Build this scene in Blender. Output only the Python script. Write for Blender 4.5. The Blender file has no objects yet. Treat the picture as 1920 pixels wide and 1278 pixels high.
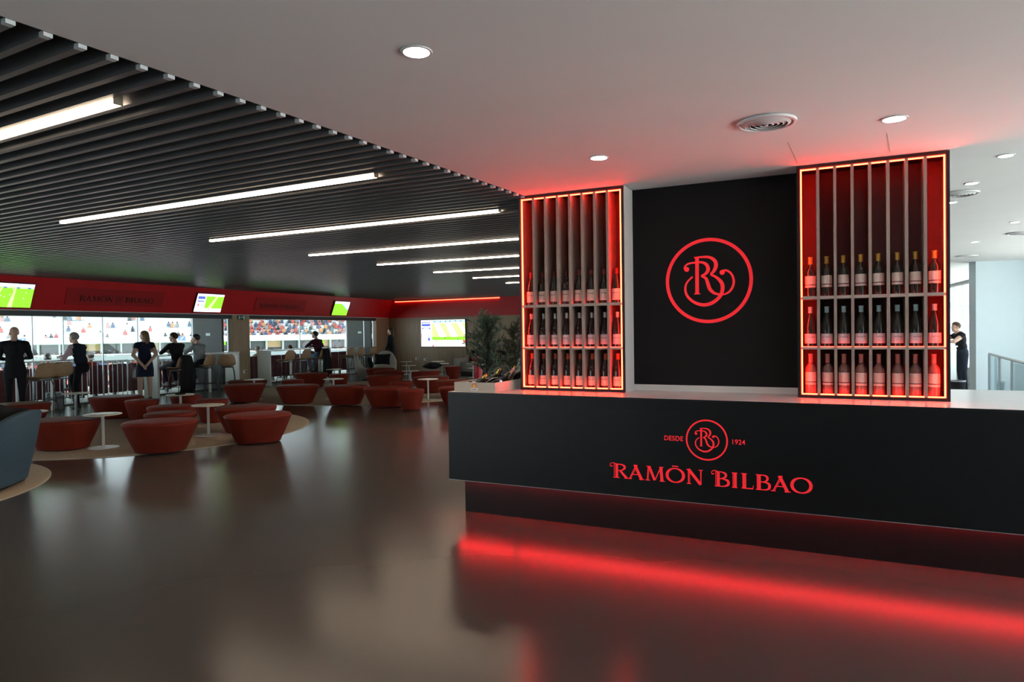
import bpy, math, random
from math import sin, cos, pi, radians, sqrt, atan2
from mathutils import Vector, Matrix

# ------------------------------------------------------------------ camera, world, exposure
scene = bpy.context.scene
COL = scene.collection
cam_data = bpy.data.cameras.new('camera')
cam_data.sensor_width = 36.0
cam_data.lens = 24.0                      # 1280 px on a 1920 px wide frame
cam_data.clip_end = 400
cam = bpy.data.objects.new('camera', cam_data)
COL.objects.link(cam)
PITCH, ROLL = math.atan(20 / 1280), radians(0.78)
_F = Vector((0, cos(PITCH), -sin(PITCH))); _U0 = Vector((0, sin(PITCH), cos(PITCH))); _R0 = Vector((1, 0, 0))
_U = _U0 * cos(ROLL) + _R0 * sin(ROLL); _R = _R0 * cos(ROLL) - _U0 * sin(ROLL)
cam.matrix_world = Matrix(((_R.x, _U.x, -_F.x, 0), (_R.y, _U.y, -_F.y, 0), (_R.z, _U.z, -_F.z, 1.6), (0, 0, 0, 1)))
scene.camera = cam

world = bpy.data.worlds.new('overcast sky'); scene.world = world
world.use_nodes = True
_wn = world.node_tree.nodes; _bg = _wn['Background']
_bg.inputs['Color'].default_value = (0.80, 0.93, 1.0, 1)
_bg.inputs['Strength'].default_value = 3.2

sun_data = bpy.data.lights.new('sun', 'SUN'); sun_data.energy = 22.0; sun_data.angle = radians(1.5); sun_data.color = (1.0, 1.0, 1.0)
sun = bpy.data.objects.new('sun', sun_data); COL.objects.link(sun)
sun.rotation_euler = Vector((.23, .53, -.82)).to_track_quat('-Z', 'Y').to_euler()      # high sun, along both window fronts

vs = scene.view_settings
vs.view_transform = 'Standard'; vs.look = 'None'; vs.exposure = 0.65; vs.gamma = 1.0
vs.use_curve_mapping = False
cy = scene.cycles
cy.max_bounces = 8; cy.diffuse_bounces = 4; cy.glossy_bounces = 4; cy.transmission_bounces = 6
cy.transparent_max_bounces = 12; cy.sample_clamp_indirect = 6.0; cy.caustics_reflective = False; cy.caustics_refractive = False
cy.use_denoising = True

rnd = random.Random(7)

# ------------------------------------------------------------------ materials
MATS = {}
def mat(name, col=(.5, .5, .5), rough=.5, metal=0.0, spec=.5, emit=None, estr=0.0, trans=0.0, ior=1.45,
        var=0.0, vscale=6.0, bump=0.0, bscale=60.0, coat=0.0, stretch=None):
    """principled material with a procedural noise variation of its own colour and fine relief"""
    if name in MATS: return MATS[name]
    m = bpy.data.materials.new(name); m.use_nodes = True
    nt = m.node_tree; b = nt.nodes['Principled BSDF']
    b.inputs['Base Color'].default_value = (*col, 1)
    b.inputs['Roughness'].default_value = rough
    b.inputs['Metallic'].default_value = metal
    b.inputs['Specular IOR Level'].default_value = spec
    b.inputs['IOR'].default_value = ior
    b.inputs['Transmission Weight'].default_value = trans
    b.inputs['Coat Weight'].default_value = coat
    if emit:
        b.inputs['Emission Color'].default_value = (*emit, 1); b.inputs['Emission Strength'].default_value = estr
    if var or bump:
        tc = nt.nodes.new('ShaderNodeTexCoord'); mp = nt.nodes.new('ShaderNodeMapping')
        nt.links.new(tc.outputs['Object'], mp.inputs['Vector'])
        if stretch: mp.inputs['Scale'].default_value = stretch
    if var:
        n = nt.nodes.new('ShaderNodeTexNoise'); n.inputs['Scale'].default_value = vscale; n.inputs['Detail'].default_value = 5
        nt.links.new(mp.outputs['Vector'], n.inputs['Vector'])
        r = nt.nodes.new('ShaderNodeValToRGB')
        r.color_ramp.elements[0].position = .3; r.color_ramp.elements[1].position = .7
        r.color_ramp.elements[0].color = (*[c * (1 - var) for c in col], 1)
        r.color_ramp.elements[1].color = (*[min(1, c * (1 + var)) for c in col], 1)
        nt.links.new(n.outputs['Fac'], r.inputs['Fac']); nt.links.new(r.outputs['Color'], b.inputs['Base Color'])
    if bump:
        n2 = nt.nodes.new('ShaderNodeTexNoise'); n2.inputs['Scale'].default_value = bscale; n2.inputs['Detail'].default_value = 3
        nt.links.new(mp.outputs['Vector'], n2.inputs['Vector'])
        bp = nt.nodes.new('ShaderNodeBump'); bp.inputs['Strength'].default_value = bump; bp.inputs['Distance'].default_value = .01
        nt.links.new(n2.outputs['Fac'], bp.inputs['Height']); nt.links.new(bp.outputs['Normal'], b.inputs['Normal'])
    MATS[name] = m
    return m

def pane_mat(name, tint=(.96, .98, .98), refl=.9):
    if name in MATS: return MATS[name]
    m = bpy.data.materials.new(name); m.use_nodes = True
    nt = m.node_tree; nt.nodes.clear()
    o = nt.nodes.new('ShaderNodeOutputMaterial'); mx = nt.nodes.new('ShaderNodeMixShader')
    t = nt.nodes.new('ShaderNodeBsdfTransparent'); t.inputs['Color'].default_value = (*tint, 1)
    g = nt.nodes.new('ShaderNodeBsdfGlossy'); g.inputs['Roughness'].default_value = .01
    f = nt.nodes.new('ShaderNodeLayerWeight'); f.inputs['Blend'].default_value = .5
    pw = nt.nodes.new('ShaderNodeMath'); pw.operation = 'POWER'; pw.inputs[1].default_value = 5.0
    k = nt.nodes.new('ShaderNodeMath'); k.operation = 'MULTIPLY_ADD'; k.inputs[1].default_value = refl * .9; k.inputs[2].default_value = .035 * refl
    nt.links.new(f.outputs['Facing'], pw.inputs[0]); nt.links.new(pw.outputs[0], k.inputs[0]); nt.links.new(k.outputs[0], mx.inputs[0])
    nt.links.new(t.outputs[0], mx.inputs[1]); nt.links.new(g.outputs[0], mx.inputs[2]); nt.links.new(mx.outputs[0], o.inputs[0])
    MATS[name] = m
    return m

def wood_mat(name, c1, c2, rough=.5, axis=(9, 9, .55), scale=7):
    if name in MATS: return MATS[name]
    m = bpy.data.materials.new(name); m.use_nodes = True
    nt = m.node_tree; b = nt.nodes['Principled BSDF']; b.inputs['Roughness'].default_value = rough
    tc = nt.nodes.new('ShaderNodeTexCoord'); mp = nt.nodes.new('ShaderNodeMapping'); mp.inputs['Scale'].default_value = axis
    nt.links.new(tc.outputs['Object'], mp.inputs['Vector'])
    n = nt.nodes.new('ShaderNodeTexNoise'); n.inputs['Scale'].default_value = scale / 4; n.inputs['Detail'].default_value = 8; n.inputs['Roughness'].default_value = .65
    nt.links.new(mp.outputs['Vector'], n.inputs['Vector'])
    r = nt.nodes.new('ShaderNodeValToRGB'); r.color_ramp.elements[0].position = .32; r.color_ramp.elements[1].position = .68
    r.color_ramp.elements[0].color = (*c1, 1); r.color_ramp.elements[1].color = (*c2, 1)
    nt.links.new(n.outputs['Fac'], r.inputs['Fac']); nt.links.new(r.outputs['Color'], b.inputs['Base Color'])
    bp = nt.nodes.new('ShaderNodeBump'); bp.inputs['Strength'].default_value = .08; bp.inputs['Distance'].default_value = .005
    nt.links.new(n.outputs['Fac'], bp.inputs['Height']); nt.links.new(bp.outputs['Normal'], b.inputs['Normal'])
    MATS[name] = m
    return m

def perforated_mat(name, c1, c2, rough=.45):
    """painted sheet metal with a fine hexagonal hole pattern"""
    if name in MATS: return MATS[name]
    m = bpy.data.materials.new(name); m.use_nodes = True
    nt = m.node_tree; b = nt.nodes['Principled BSDF']; b.inputs['Roughness'].default_value = rough
    tc = nt.nodes.new('ShaderNodeTexCoord')
    v = nt.nodes.new('ShaderNodeTexVoronoi'); v.inputs['Scale'].default_value = 125; v.inputs['Randomness'].default_value = .12
    nt.links.new(tc.outputs['Object'], v.inputs['Vector'])
    r = nt.nodes.new('ShaderNodeValToRGB'); r.color_ramp.elements[0].position = .34; r.color_ramp.elements[1].position = .44
    r.color_ramp.elements[0].color = (*c2, 1); r.color_ramp.elements[1].color = (*c1, 1)
    nt.links.new(v.outputs['Distance'], r.inputs['Fac']); nt.links.new(r.outputs['Color'], b.inputs['Base Color'])
    MATS[name] = m
    return m

def attr_mat(name, rough=.8):
    m = bpy.data.materials.new(name); m.use_nodes = True
    nt = m.node_tree; b = nt.nodes['Principled BSDF']; b.inputs['Roughness'].default_value = rough
    a = nt.nodes.new('ShaderNodeAttribute'); a.attribute_name = 'Col'
    nt.links.new(a.outputs['Color'], b.inputs['Base Color'])
    MATS[name] = m
    return m

def emis(name, col, s):
    if name in MATS: return MATS[name]
    m = bpy.data.materials.new(name); m.use_nodes = True
    nt = m.node_tree; nt.nodes.clear()
    o = nt.nodes.new('ShaderNodeOutputMaterial'); e = nt.nodes.new('ShaderNodeEmission')
    e.inputs['Color'].default_value = (*col, 1); e.inputs['Strength'].default_value = s
    nt.links.new(e.outputs[0], o.inputs[0]); MATS[name] = m
    return m

def grain_emis(name, c1, c2, s, scale=(30, 30, 30)):
    """picture area of a screen made of small blobs (a crowd seen on television)"""
    if name in MATS: return MATS[name]
    m = emis(name, c1, s); nt = m.node_tree; e = [n for n in nt.nodes if n.type == 'EMISSION'][0]
    tc = nt.nodes.new('ShaderNodeTexCoord'); mp = nt.nodes.new('ShaderNodeMapping'); mp.inputs['Scale'].default_value = scale
    n = nt.nodes.new('ShaderNodeTexNoise'); n.inputs['Scale'].default_value = 1.0; n.inputs['Detail'].default_value = 2
    r = nt.nodes.new('ShaderNodeValToRGB'); r.color_ramp.elements[0].position = .42; r.color_ramp.elements[1].position = .58
    r.color_ramp.elements[0].color = (*c1, 1); r.color_ramp.elements[1].color = (*c2, 1)
    nt.links.new(tc.outputs['Object'], mp.inputs[0]); nt.links.new(mp.outputs[0], n.inputs['Vector'])
    nt.links.new(n.outputs['Fac'], r.inputs['Fac']); nt.links.new(r.outputs['Color'], e.inputs['Color'])
    return m

M_FLOOR = mat('dark resin floor', (.070, .062, .057), .22, spec=.36, var=.05, vscale=.7, bump=.012, bscale=5)
M_CEIL = mat('white plaster ceiling', (.86, .86, .85), .85, var=.015, vscale=2)
M_VOID = mat('dark ceiling void', (.025, .025, .026), .9)
M_SLAT = mat('anthracite slat', (.115, .115, .118), .30, spec=.5, var=.06, vscale=3)
M_CAP = mat('slat end cap', (.62, .66, .67), .5)
M_REDWALL = mat('red painted fascia', (.52, .006, .010), .45, var=.05, vscale=2)
M_REDSIGN = mat('dark red sign plate', (.36, .005, .008), .5)
M_SIGNINK = mat('sign lettering black', (.035, .006, .006), .5)
M_WOOD = wood_mat('oak veneer wall', (.22, .140, .078), (.35, .240, .145), .5)
M_WOODP = wood_mat('oak veneer pillar', (.26, .175, .10), (.38, .27, .165), .5)
M_WHITE = mat('white lacquer', (.74, .74, .71), .35, var=.02)
M_WHITEWALL = mat('white wall paint', (.68, .80, .84), .7, var=.01)
M_GREYWALL = mat('grey wall paint', (.36, .36, .35), .6, var=.03)
M_BLACK = mat('matt black laminate', (.0055, .006, .007), .36, spec=.42, var=.2, vscale=14)
M_BLACKPANEL = mat('black felt panel', (.008, .008, .009), .75, spec=.25, bump=.1, bscale=300)
M_TOP = mat('white solid surface worktop', (.70, .69, .67), .22, var=.02)
M_FRAMEBLK = mat('black frame', (.012, .010, .011), .4)
M_PERF = perforated_mat('perforated beige metal', (.42, .35, .30), (.12, .09, .08))
M_RACKBACK = mat('dark red back panel', (.090, .013, .016), .55, var=.1)
M_LED = emis('red LED strip', (1.0, .021, .009), 33.0)
M_LEDS = emis('red LED strip dim', (1.0, .022, .013), 13.0)
M_LEDF = emis('red LED strip under counter', (1.0, .022, .025), 30.0)
M_LEDW = emis('warm red wall LED', (1.0, .10, .045), 5.0)
M_LOGO = mat('glowing red logo', (.75, .02, .03), .5, emit=(1.0, .024, .034), estr=.30)  # red base colour plus weak emission
M_TUBE = emis('warm white diffuser', (1.0, .78, .56), 18.0)
M_DOWN = emis('downlight disc', (1.0, .95, .88), 45.0)
M_HOUS = mat('lamp housing', (.20, .17, .13), .5)
M_RIM = mat('white metal rim', (.72, .72, .72), .4)
M_LEATHER = mat('red leather', (.165, .022, .013), .55, spec=.12, var=.10, vscale=5, bump=.12, bscale=160)
M_DARKBASE = mat('black plastic base', (.012, .012, .012), .6)
M_CREAM = mat('cream table top', (.66, .60, .50), .4, var=.03)
M_STEEL = mat('white powder-coated steel', (.52, .54, .54), .4)
M_RUG = mat('beige carpet', (.46, .375, .28), .95, spec=.1, var=.12, vscale=50, bump=.35, bscale=400)
M_BLUEFAB = mat('slate blue fabric', (.050, .085, .115), .9, spec=.2, var=.12, vscale=90, bump=.2, bscale=500)
M_BLUEDARK = mat('slate fabric inside', (.030, .045, .055), .9, spec=.2, var=.12, vscale=90)
M_GREYFAB = mat('light grey fabric', (.36, .34, .30), .9, spec=.2, var=.06, vscale=40, bump=.15, bscale=400)
M_CUSH = mat('black cushion fabric', (.012, .012, .013), .85, spec=.2, bump=.1, bscale=300)
M_CUSHLOGO = mat('dark red cushion print', (.14, .02, .015), .8)
M_WICKER = wood_mat('woven oak shell', (.26, .15, .075), (.42, .27, .15), .55, axis=(6, 40, 40), scale=9)
M_METALBLK = mat('black steel tube', (.010, .010, .011), .4)
M_GLASS = pane_mat('window glass')
M_GLASSB = pane_mat('balustrade glass', (.86, .95, .97), .8)
M_FRAMEAL = mat('aluminium frame', (.45, .47, .49), .35, metal=.6)
M_FRAMEDK = mat('dark window head', (.035, .036, .038), .5)
M_PARTITION = mat('grey terrace partition', (.085, .088, .095), .75, var=.06)
M_TVBLK = mat('screen bezel', (.008, .008, .009), .35)
M_GREEN = emis('screen pitch green', (.24, .62, .035), 1.15)
M_GREEN2 = emis('screen pitch light green', (.55, .85, .28), 1.1)
M_SWHITE = emis('screen white', (1.0, .97, 1.0), 1.5)
M_SCROWD = grain_emis('screen crowd', (.55, .42, .75), (1, .92, 1), 1.15, (60, 1, 60))
M_SBLUE = emis('screen blue', (.10, .16, .62), .9)
M_SLBLUE = emis('screen light blue', (.45, .62, .95), 1.0)
M_SRED = emis('screen red', (.8, .12, .15), .9)
M_SDOT = emis('screen dark figure', (.08, .10, .10), .5)
M_EXITG = mat('exit sign green', (.008, .06, .030), .4)
M_EXITW = mat('exit sign white', (.75, .85, .78), .4)
M_SOCKET = mat('socket plate', (.62, .62, .60), .4)
M_SOCKETD = mat('socket insert', (.02, .02, .02), .5)
M_REDSEAT = mat('maroon seat pad', (.085, .006, .012), .55, var=.08, vscale=20)
M_CONC = mat('pale concrete', (.55, .55, .54), .85, var=.05)
M_STANDW = mat('white stand surface', (.58, .59, .60), .8, var=.03, vscale=.5)
M_STANDG = mat('grey stand parapet', (.24, .26, .27), .8)
M_BOXDARK = mat('box window', (.06, .065, .065), .3)
M_BOXWARM = mat('box warm interior', (.62, .40, .22), .7)
M_PITCH = mat('football pitch grass', (.10, .30, .04), .9, var=.15, vscale=.3)
M_TERR = mat('terrace paving', (.34, .34, .33), .8, var=.1)
M_RODS = mat('white steel rods', (.80, .82, .86), .35)
M_LEAF = mat('olive leaf', (.060, .105, .070), .55, var=.4, vscale=9)
M_LEAF2 = mat('dark shrub leaf', (.055, .060, .030), .6, var=.4, vscale=9)
M_BARK = mat('bark', (.10, .08, .06), .8, var=.2, vscale=20, bump=.4, bscale=40)
M_POT = mat('black planter', (.012, .012, .013), .5)
M_SOIL = mat('potting soil', (.03, .02, .015), .95, bump=.5, bscale=80)
M_PLANTER = wood_mat('whitewashed wood', (.50, .46, .39), (.62, .58, .50), .55, axis=(.8, 6, 6), scale=6)

# ------------------------------------------------------------------ mesh helpers
class MB:
    def __init__(self): self.v = []; self.f = []; self.m = []; self.mi = 0
    def add(self, vs, fs):
        o = len(self.v); self.v += [tuple(p) for p in vs]
        for q in fs: self.f.append(tuple(o + i for i in q)); self.m.append(self.mi)
        return self
    def box(self, x0, x1, y0, y1, z0, z1):
        return self.add([(x0, y0, z0), (x1, y0, z0), (x1, y1, z0), (x0, y1, z0), (x0, y0, z1), (x1, y0, z1), (x1, y1, z1), (x0, y1, z1)],
                        [(0, 3, 2, 1), (4, 5, 6, 7), (0, 1, 5, 4), (1, 2, 6, 5), (2, 3, 7, 6), (3, 0, 4, 7)])
    def rbox(self, x0, x1, y0, y1, z0, z1, r):
        """box with chamfered vertical and top edges"""
        def ring(i, z):
            a, b, c, d = x0 + i, x1 - i, y0 + i, y1 - i
            k = r
            return [(a + k, c, z), (b - k, c, z), (b - k * .3, c + k * .3, z), (b, c + k, z), (b, d - k, z), (b - k * .3, d - k * .3, z), (b - k, d, z), (a + k, d, z), (a + k * .3, d - k * .3, z), (a, d - k, z), (a, c + k, z), (a + k * .3, c + k * .3, z)]
        rings = [ring(r * .6, z0), ring(0, z0 + r), ring(0, z1 - r), ring(r * .3, z1 - r * .3), ring(r, z1)]
        return self.loft(rings)
    def loft(self, rings, cap=True, closed=True):
        n = len(rings[0]); vs = [p for r in rings for p in r]; fs = []
        for i in range(len(rings) - 1):
            for j in range(n if closed else n - 1):
                k = (j + 1) % n
                fs.append((i * n + j, i * n + k, (i + 1) * n + k, (i + 1) * n + j))
        if cap:
            fs.append(tuple(reversed(range(n)))); fs.append(tuple((len(rings) - 1) * n + j for j in range(n)))
        return self.add(vs, fs)
    def lathe(self, prof, seg=24, cx=0, cy=0, sx=1, sy=1, cap=True):
        rings = [[(cx + r * sx * cos(2 * pi * j / seg), cy + r * sy * sin(2 * pi * j / seg), z) for j in range(seg)] for r, z in prof]
        return self.loft(rings, cap)
    def cyl(self, cx, cy, z0, z1, r, seg=16, r1=None):
        return self.lathe([(r, z0), (r if r1 is None else r1, z1)], seg, cx, cy)
    def tube(self, pts, r, seg=8, cap=True):
        pts = [Vector(p) for p in pts]; rr = r if isinstance(r, (list, tuple)) else [r] * len(pts)
        rings = []; prev = None
        for i, p in enumerate(pts):
            t = (pts[min(i + 1, len(pts) - 1)] - pts[max(i - 1, 0)]).normalized()
            a = prev if prev is not None else (Vector((0, 0, 1)) if abs(t.z) < .9 else Vector((1, 0, 0)))
            u = (a - t * a.dot(t)).normalized(); w = t.cross(u); prev = u
            rings.append([tuple(p + (u * cos(2 * pi * j / seg) + w * sin(2 * pi * j / seg)) * rr[i]) for j in range(seg)])
        return self.loft(rings, cap)
    def ellipsoid(self, c, r, seg=14, rings=9):
        R = []
        for i in range(1, rings):
            a = pi * i / rings
            R.append([(c[0] + r[0] * sin(a) * cos(2 * pi * j / seg), c[1] + r[1] * sin(a) * sin(2 * pi * j / seg), c[2] - r[2] * cos(a)) for j in range(seg)])
        return self.loft(R)
    def prism(self, poly, y0, y1):
        """polygon in x,z extruded along y"""
        n = len(poly)
        vs = [(x, y0, z) for x, z in poly] + [(x, y1, z) for x, z in poly]
        fs = [tuple(range(n)), tuple(reversed(range(n, 2 * n)))] + [(i, i + n, (i + 1) % n + n, (i + 1) % n) for i in range(n)]
        return self.add(vs, fs)
    def hprism(self, poly, z0, z1):
        n = len(poly)
        vs = [(x, y, z0) for x, y in poly] + [(x, y, z1) for x, y in poly]
        fs = [tuple(reversed(range(n))), tuple(range(n, 2 * n))] + [(i, (i + 1) % n, (i + 1) % n + n, i + n) for i in range(n)]
        return self.add(vs, fs)
    def xform(self, M, start=0):
        for i in range(start, len(self.v)): self.v[i] = tuple(M @ Vector(self.v[i]))
        return self
    def mesh(self, name, mats, smooth=False):
        me = bpy.data.meshes.new(name); me.from_pydata(self.v, [], self.f)
        mats = mats if isinstance(mats, (list, tuple)) else [mats]
        for m in mats: me.materials.append(m)
        if len(mats) > 1: me.polygons.foreach_set('material_index', self.m)
        if smooth:
            me.polygons.foreach_set('use_smooth', [True] * len(self.f))
            try: me.set_sharp_from_angle(angle=radians(smooth if smooth is not True else 40))
            except Exception: pass
        me.update()
        return me
    def build(self, name, mats, parent=None, smooth=False, loc=None, rot=None):
        return obj(name, self.mesh(name, mats, smooth), parent, loc, rot)

def obj(name, me, parent=None, loc=None, rot=None):
    o = bpy.data.objects.new(name, me); COL.objects.link(o)
    if parent: o.parent = parent
    if loc: o.location = loc
    if rot is not None: o.rotation_euler = rot if isinstance(rot, (tuple, list)) else (0, 0, rot)
    return o
def tag(o, label, cat=None, group=None, kind=None):
    o['label'] = label
    if cat: o['category'] = cat
    if group: o['group'] = group
    if kind: o['kind'] = kind
    return o
def thing(name, label, cat, loc=(0, 0, 0), rot=0, group=None, kind=None):
    return tag(obj(name, None, None, loc, rot), label, cat, group, kind)
def dup(root, loc, rot=0, label=None, group=None, scale=None):
    r = root.copy(); COL.objects.link(r); r.location = loc; r.rotation_euler = rot if isinstance(rot, tuple) else (0, 0, rot)
    if scale: r.scale = scale
    if label: r['label'] = label
    if group: r['group'] = group
    for ch in list(root.children):
        c = ch.copy(); COL.objects.link(c); c.parent = r
        for g in list(ch.children):
            d = g.copy(); COL.objects.link(d); d.parent = c
    return r
def spline(pts, n=8):
    out = []
    P = [pts[0]] + list(pts) + [pts[-1]]
    for i in range(1, len(P) - 2):
        a, b, c, d = P[i - 1], P[i], P[i + 1], P[i + 2]
        for k in range(n):
            t = k / n
            out.append(tuple(.5 * (2 * b[j] + (c[j] - a[j]) * t + (2 * a[j] - 5 * b[j] + 4 * c[j] - d[j]) * t * t + (3 * b[j] - a[j] - 3 * c[j] + d[j]) * t ** 3) for j in range(len(b))))
    out.append(tuple(pts[-1])); return out

# frames of the place: angles and origins measured on the floor plan (metres, z up)
A_BAR = radians(-26.1)                     # bar counter and bottle displays
BAR_O = Vector((-0.567, 5.978, 0))
A_WIN = radians(68.3)                      # window wall towards the stadium
WIN_O = Vector((-5.204, 28.675, 0))
A_BACK = radians(-29.7)                    # oak back wall, slats run the same way
EDGE_O = Vector((-1.884, 2.554, 2.79))     # point on the edge of the white ceiling
A_EDGE = radians(60.3)
def W2(x, y, z=0): 
    return Vector((WIN_O.x + x * cos(A_WIN) - y * sin(A_WIN), WIN_O.y + x * sin(A_WIN) + y * cos(A_WIN), z))
def EDGE(s, t, z=2.79):
    return Vector((EDGE_O.x + s * cos(A_EDGE) - t * sin(A_EDGE), EDGE_O.y + s * sin(A_EDGE) + t * cos(A_EDGE), z))
def BACK(x, y, z=0):
    return Vector((WIN_O.x + x * cos(A_BACK) - y * sin(A_BACK), WIN_O.y + x * sin(A_BACK) + y * cos(A_BACK), z))

# ------------------------------------------------------------------ the room
def structure(o, label, cat): return tag(o, label, cat, kind='structure')
structure(MB().hprism([tuple(W2(-42, .12)[:2]), (5.1, -9.2), (5.95, .95), (10.85, 12.6), (10.5, 13.25), (16.0, 27.4), tuple(W2(1.5, .12)[:2])], -.3, 0).build('floor', M_FLOOR),
          'dark glossy grey-brown resin floor of the lounge', 'floor')
structure(MB().hprism([tuple(EDGE(-14, 0)[:2]), (5.1, -9.2), (5.95, .95), (10.85, 12.6), (10.5, 13.25), (16.0, 27.4), tuple(EDGE(27, 0)[:2])], 2.79, 3.25).build('ceiling', M_CEIL),
          'smooth white plaster ceiling above the bar counter', 'ceiling')

# slatted ceiling: slats 130 mm apart, rising very slightly towards the windows
SLOPE = .0095
def win_t(s):                               # slat length from the white edge to the window wall or back wall
    p = EDGE(s, 0); d = Vector((-sin(A_EDGE), cos(A_EDGE)))
    nw = Vector((-sin(A_WIN), cos(A_WIN))); q = W2(0, -.2)
    t = ((q.x - p.x) * nw.x + (q.y - p.y) * nw.y) / (d.x * nw.x + d.y * nw.y)
    return t
sl_root = thing('ceiling_slatted', 'dark anthracite slatted ceiling over the seating area', 'ceiling', EDGE_O, (0, -math.atan(SLOPE), A_EDGE + pi / 2), kind='structure')
# in this frame x runs along the slats, y is minus the distance along the white edge
SMAX = 25.4
MB().add([(0.0, 14, .17), (win_t(-14), 14, .17), (win_t(SMAX), -SMAX, .17), (0.0, -SMAX, .17)], [(0, 1, 2, 3)]).build('backing_panel', M_VOID, sl_root)
MB().box(-.008, .0, -SMAX, 14, .0, .2).build('edge_trim', M_VOID, sl_root)
cap_mesh = MB().box(-.004, .03, -.017, .017, -.0165, .004).mesh('end_cap', M_CAP)
slat_s = [.032 + .13 * k for k in range(-14, 194)]
for s in slat_s:
    L = win_t(s)
    p = MB().box(.03, L, -.017, .017, -.016, .10).build('slat', M_SLAT, sl_root, loc=(0, -s, 0))
    if s < 6.5: obj('end_cap', cap_mesh, p)

# red fascia over the windows, leaning into the room
fas = MB()
sec = [(.14, 2.20), (0, 2.20), (-.28, 2.93), (.14, 3.05)]
fas.loft([[(x, y, z) for y, z in sec] for x in (-42, .55)])
fas_o = structure(fas.build('trim_1', M_REDWALL, None, loc=WIN_O, rot=A_WIN), 'long red fascia leaning out above the stadium windows', 'fascia')
MB().box(-42, 0, -.015, .14, 2.175, 2.199).build('soffit_strip', M_CONC, fas_o)

# window wall
def window_bay(name, label, x0, x1, mull):
    t = thing(name, label, 'window', WIN_O, A_WIN, kind='structure')
    MB().box(x0, x1, -.03, .11, 2.06, 2.175).build('head_beam', M_FRAMEDK, t)
    MB().box(x0, x1, -.03, .07, 0, .025).build('floor_track', M_FRAMEDK, t)
    xs = [x0] + mull + [x1]
    for a, b in zip(xs, xs[1:]):
        MB().box(a + .008, b - .008, .02, .03, .025, 2.06).build('pane', M_GLASS, t)
    for m in mull:
        MB().box(m - .012, m + .012, .008, .042, .025, 2.06).build('mullion', M_FRAMEAL, t)
    return t
window_bay('window_1', 'wide sliding stadium window between oak pillars, behind the woman in the navy dress', -16.4, -8.76, [-14.6, -13.9, -12.92, -11.95, -10.18, -8.87])
window_bay('window_2', 'wide sliding stadium window beside the oak back wall', -8.06, -.97, [-5.6, -2.9, -1.73, -1.09])
for i, (a, b) in enumerate([(-24.2, -17.1), (-32, -24.9), (-41.5, -32.7)]):
    window_bay('window_%d' % (3 + i), 'stadium window further along the red fascia', a, b, [a + (b - a) * k / 4 for k in (1, 2, 3)])
for i, (a, b) in enumerate([(-8.76, -8.06), (-17.1, -16.4), (-.97, .0), (-24.9, -24.2), (-32.7, -32)]):
    structure(MB().box(a, b, -.06, .14, 0, 2.175).build('wall_left', M_WOODP if i < 2 else M_WOOD, None, loc=WIN_O, rot=A_WIN),
              ['oak veneer pillar with the exit sign between the two stadium windows', 'oak veneer pillar at the far end of the stadium window', 'narrow oak panel where the window meets the back wall', 'oak pillar further along the windows', 'last oak pillar along the windows'][i], 'pillar')

# oak back wall with red band
structure(MB().box(-.06, 5.62, 0, .2, 0, 2.17).build('wall_back', M_WOOD, None, loc=WIN_O, rot=A_BACK), 'oak veneer back wall behind the grey sofa', 'wall')
structure(MB().box(5.62, 9.2, -.22, .2, 0, 2.17).build('wall_back_projection', M_WOODP, None, loc=WIN_O, rot=A_BACK), 'lighter oak wall section that steps forward behind the olive tree', 'wall')
rb = structure(MB().box(-.3, 5.62, .02, .2, 2.17, 3.1).build('trim_2', M_REDWALL, None, loc=WIN_O, rot=A_BACK), 'red band along the top of the oak back wall', 'fascia')
MB().box(.40, 5.60, -.012, .018, 2.835, 2.862).build('led_strip', M_LEDW, rb)
MB().box(.40, 5.60, -.03, .02, 2.866, 2.885).build('strip_cover', M_REDWALL, rb)
structure(MB().box(5.62, 9.2, -.24, .2, 2.17, 3.1).build('trim_3', M_REDWALL, None, loc=WIN_O, rot=A_BACK), 'red band on the forward-stepping wall section', 'fascia')

# remaining shell
def wall_seg(name, label, p, q, z0, z1, th, m, cat='wall'):
    p, q = Vector((*p, 0)), Vector((*q, 0)); d = q - p
    return structure(MB().box(0, d.length, 0, th, z0, z1).build(name, m, None, loc=p, rot=atan2(d.y, d.x)), label, cat)
wall_seg('wall_rear', 'plain grey wall behind the viewer', (5.0, -9), tuple(W2(-42, 0)[:2]), 0, 3.3, .2, M_GREYWALL)
bk = BACK(9.2, 0)
wall_seg('wall_service', 'white wall closing off the service area', (bk.x, bk.y), (15.9, 27.3), 0, 2.79, .2, M_WHITEWALL)
ww = wall_seg('wall_right', 'bright white wall of the stair hall, its narrow end in shadow', (8.85, 13.02), (10.8, 12.56), 0, 2.79, .31, M_WHITEWALL)
for k, x in enumerate((.82, .92)):
    s_ = MB().box(x, x + .085, -.012, 0, .43, .515).build('socket', M_SOCKET, ww)
    MB().cyl(0, 0, 0, .003, .02, 12).xform(Matrix.Translation((x + .042, -.012, .472)) @ Matrix.Rotation(pi / 2, 4, 'X')).build('socket_insert', M_SOCKETD, s_)

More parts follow.
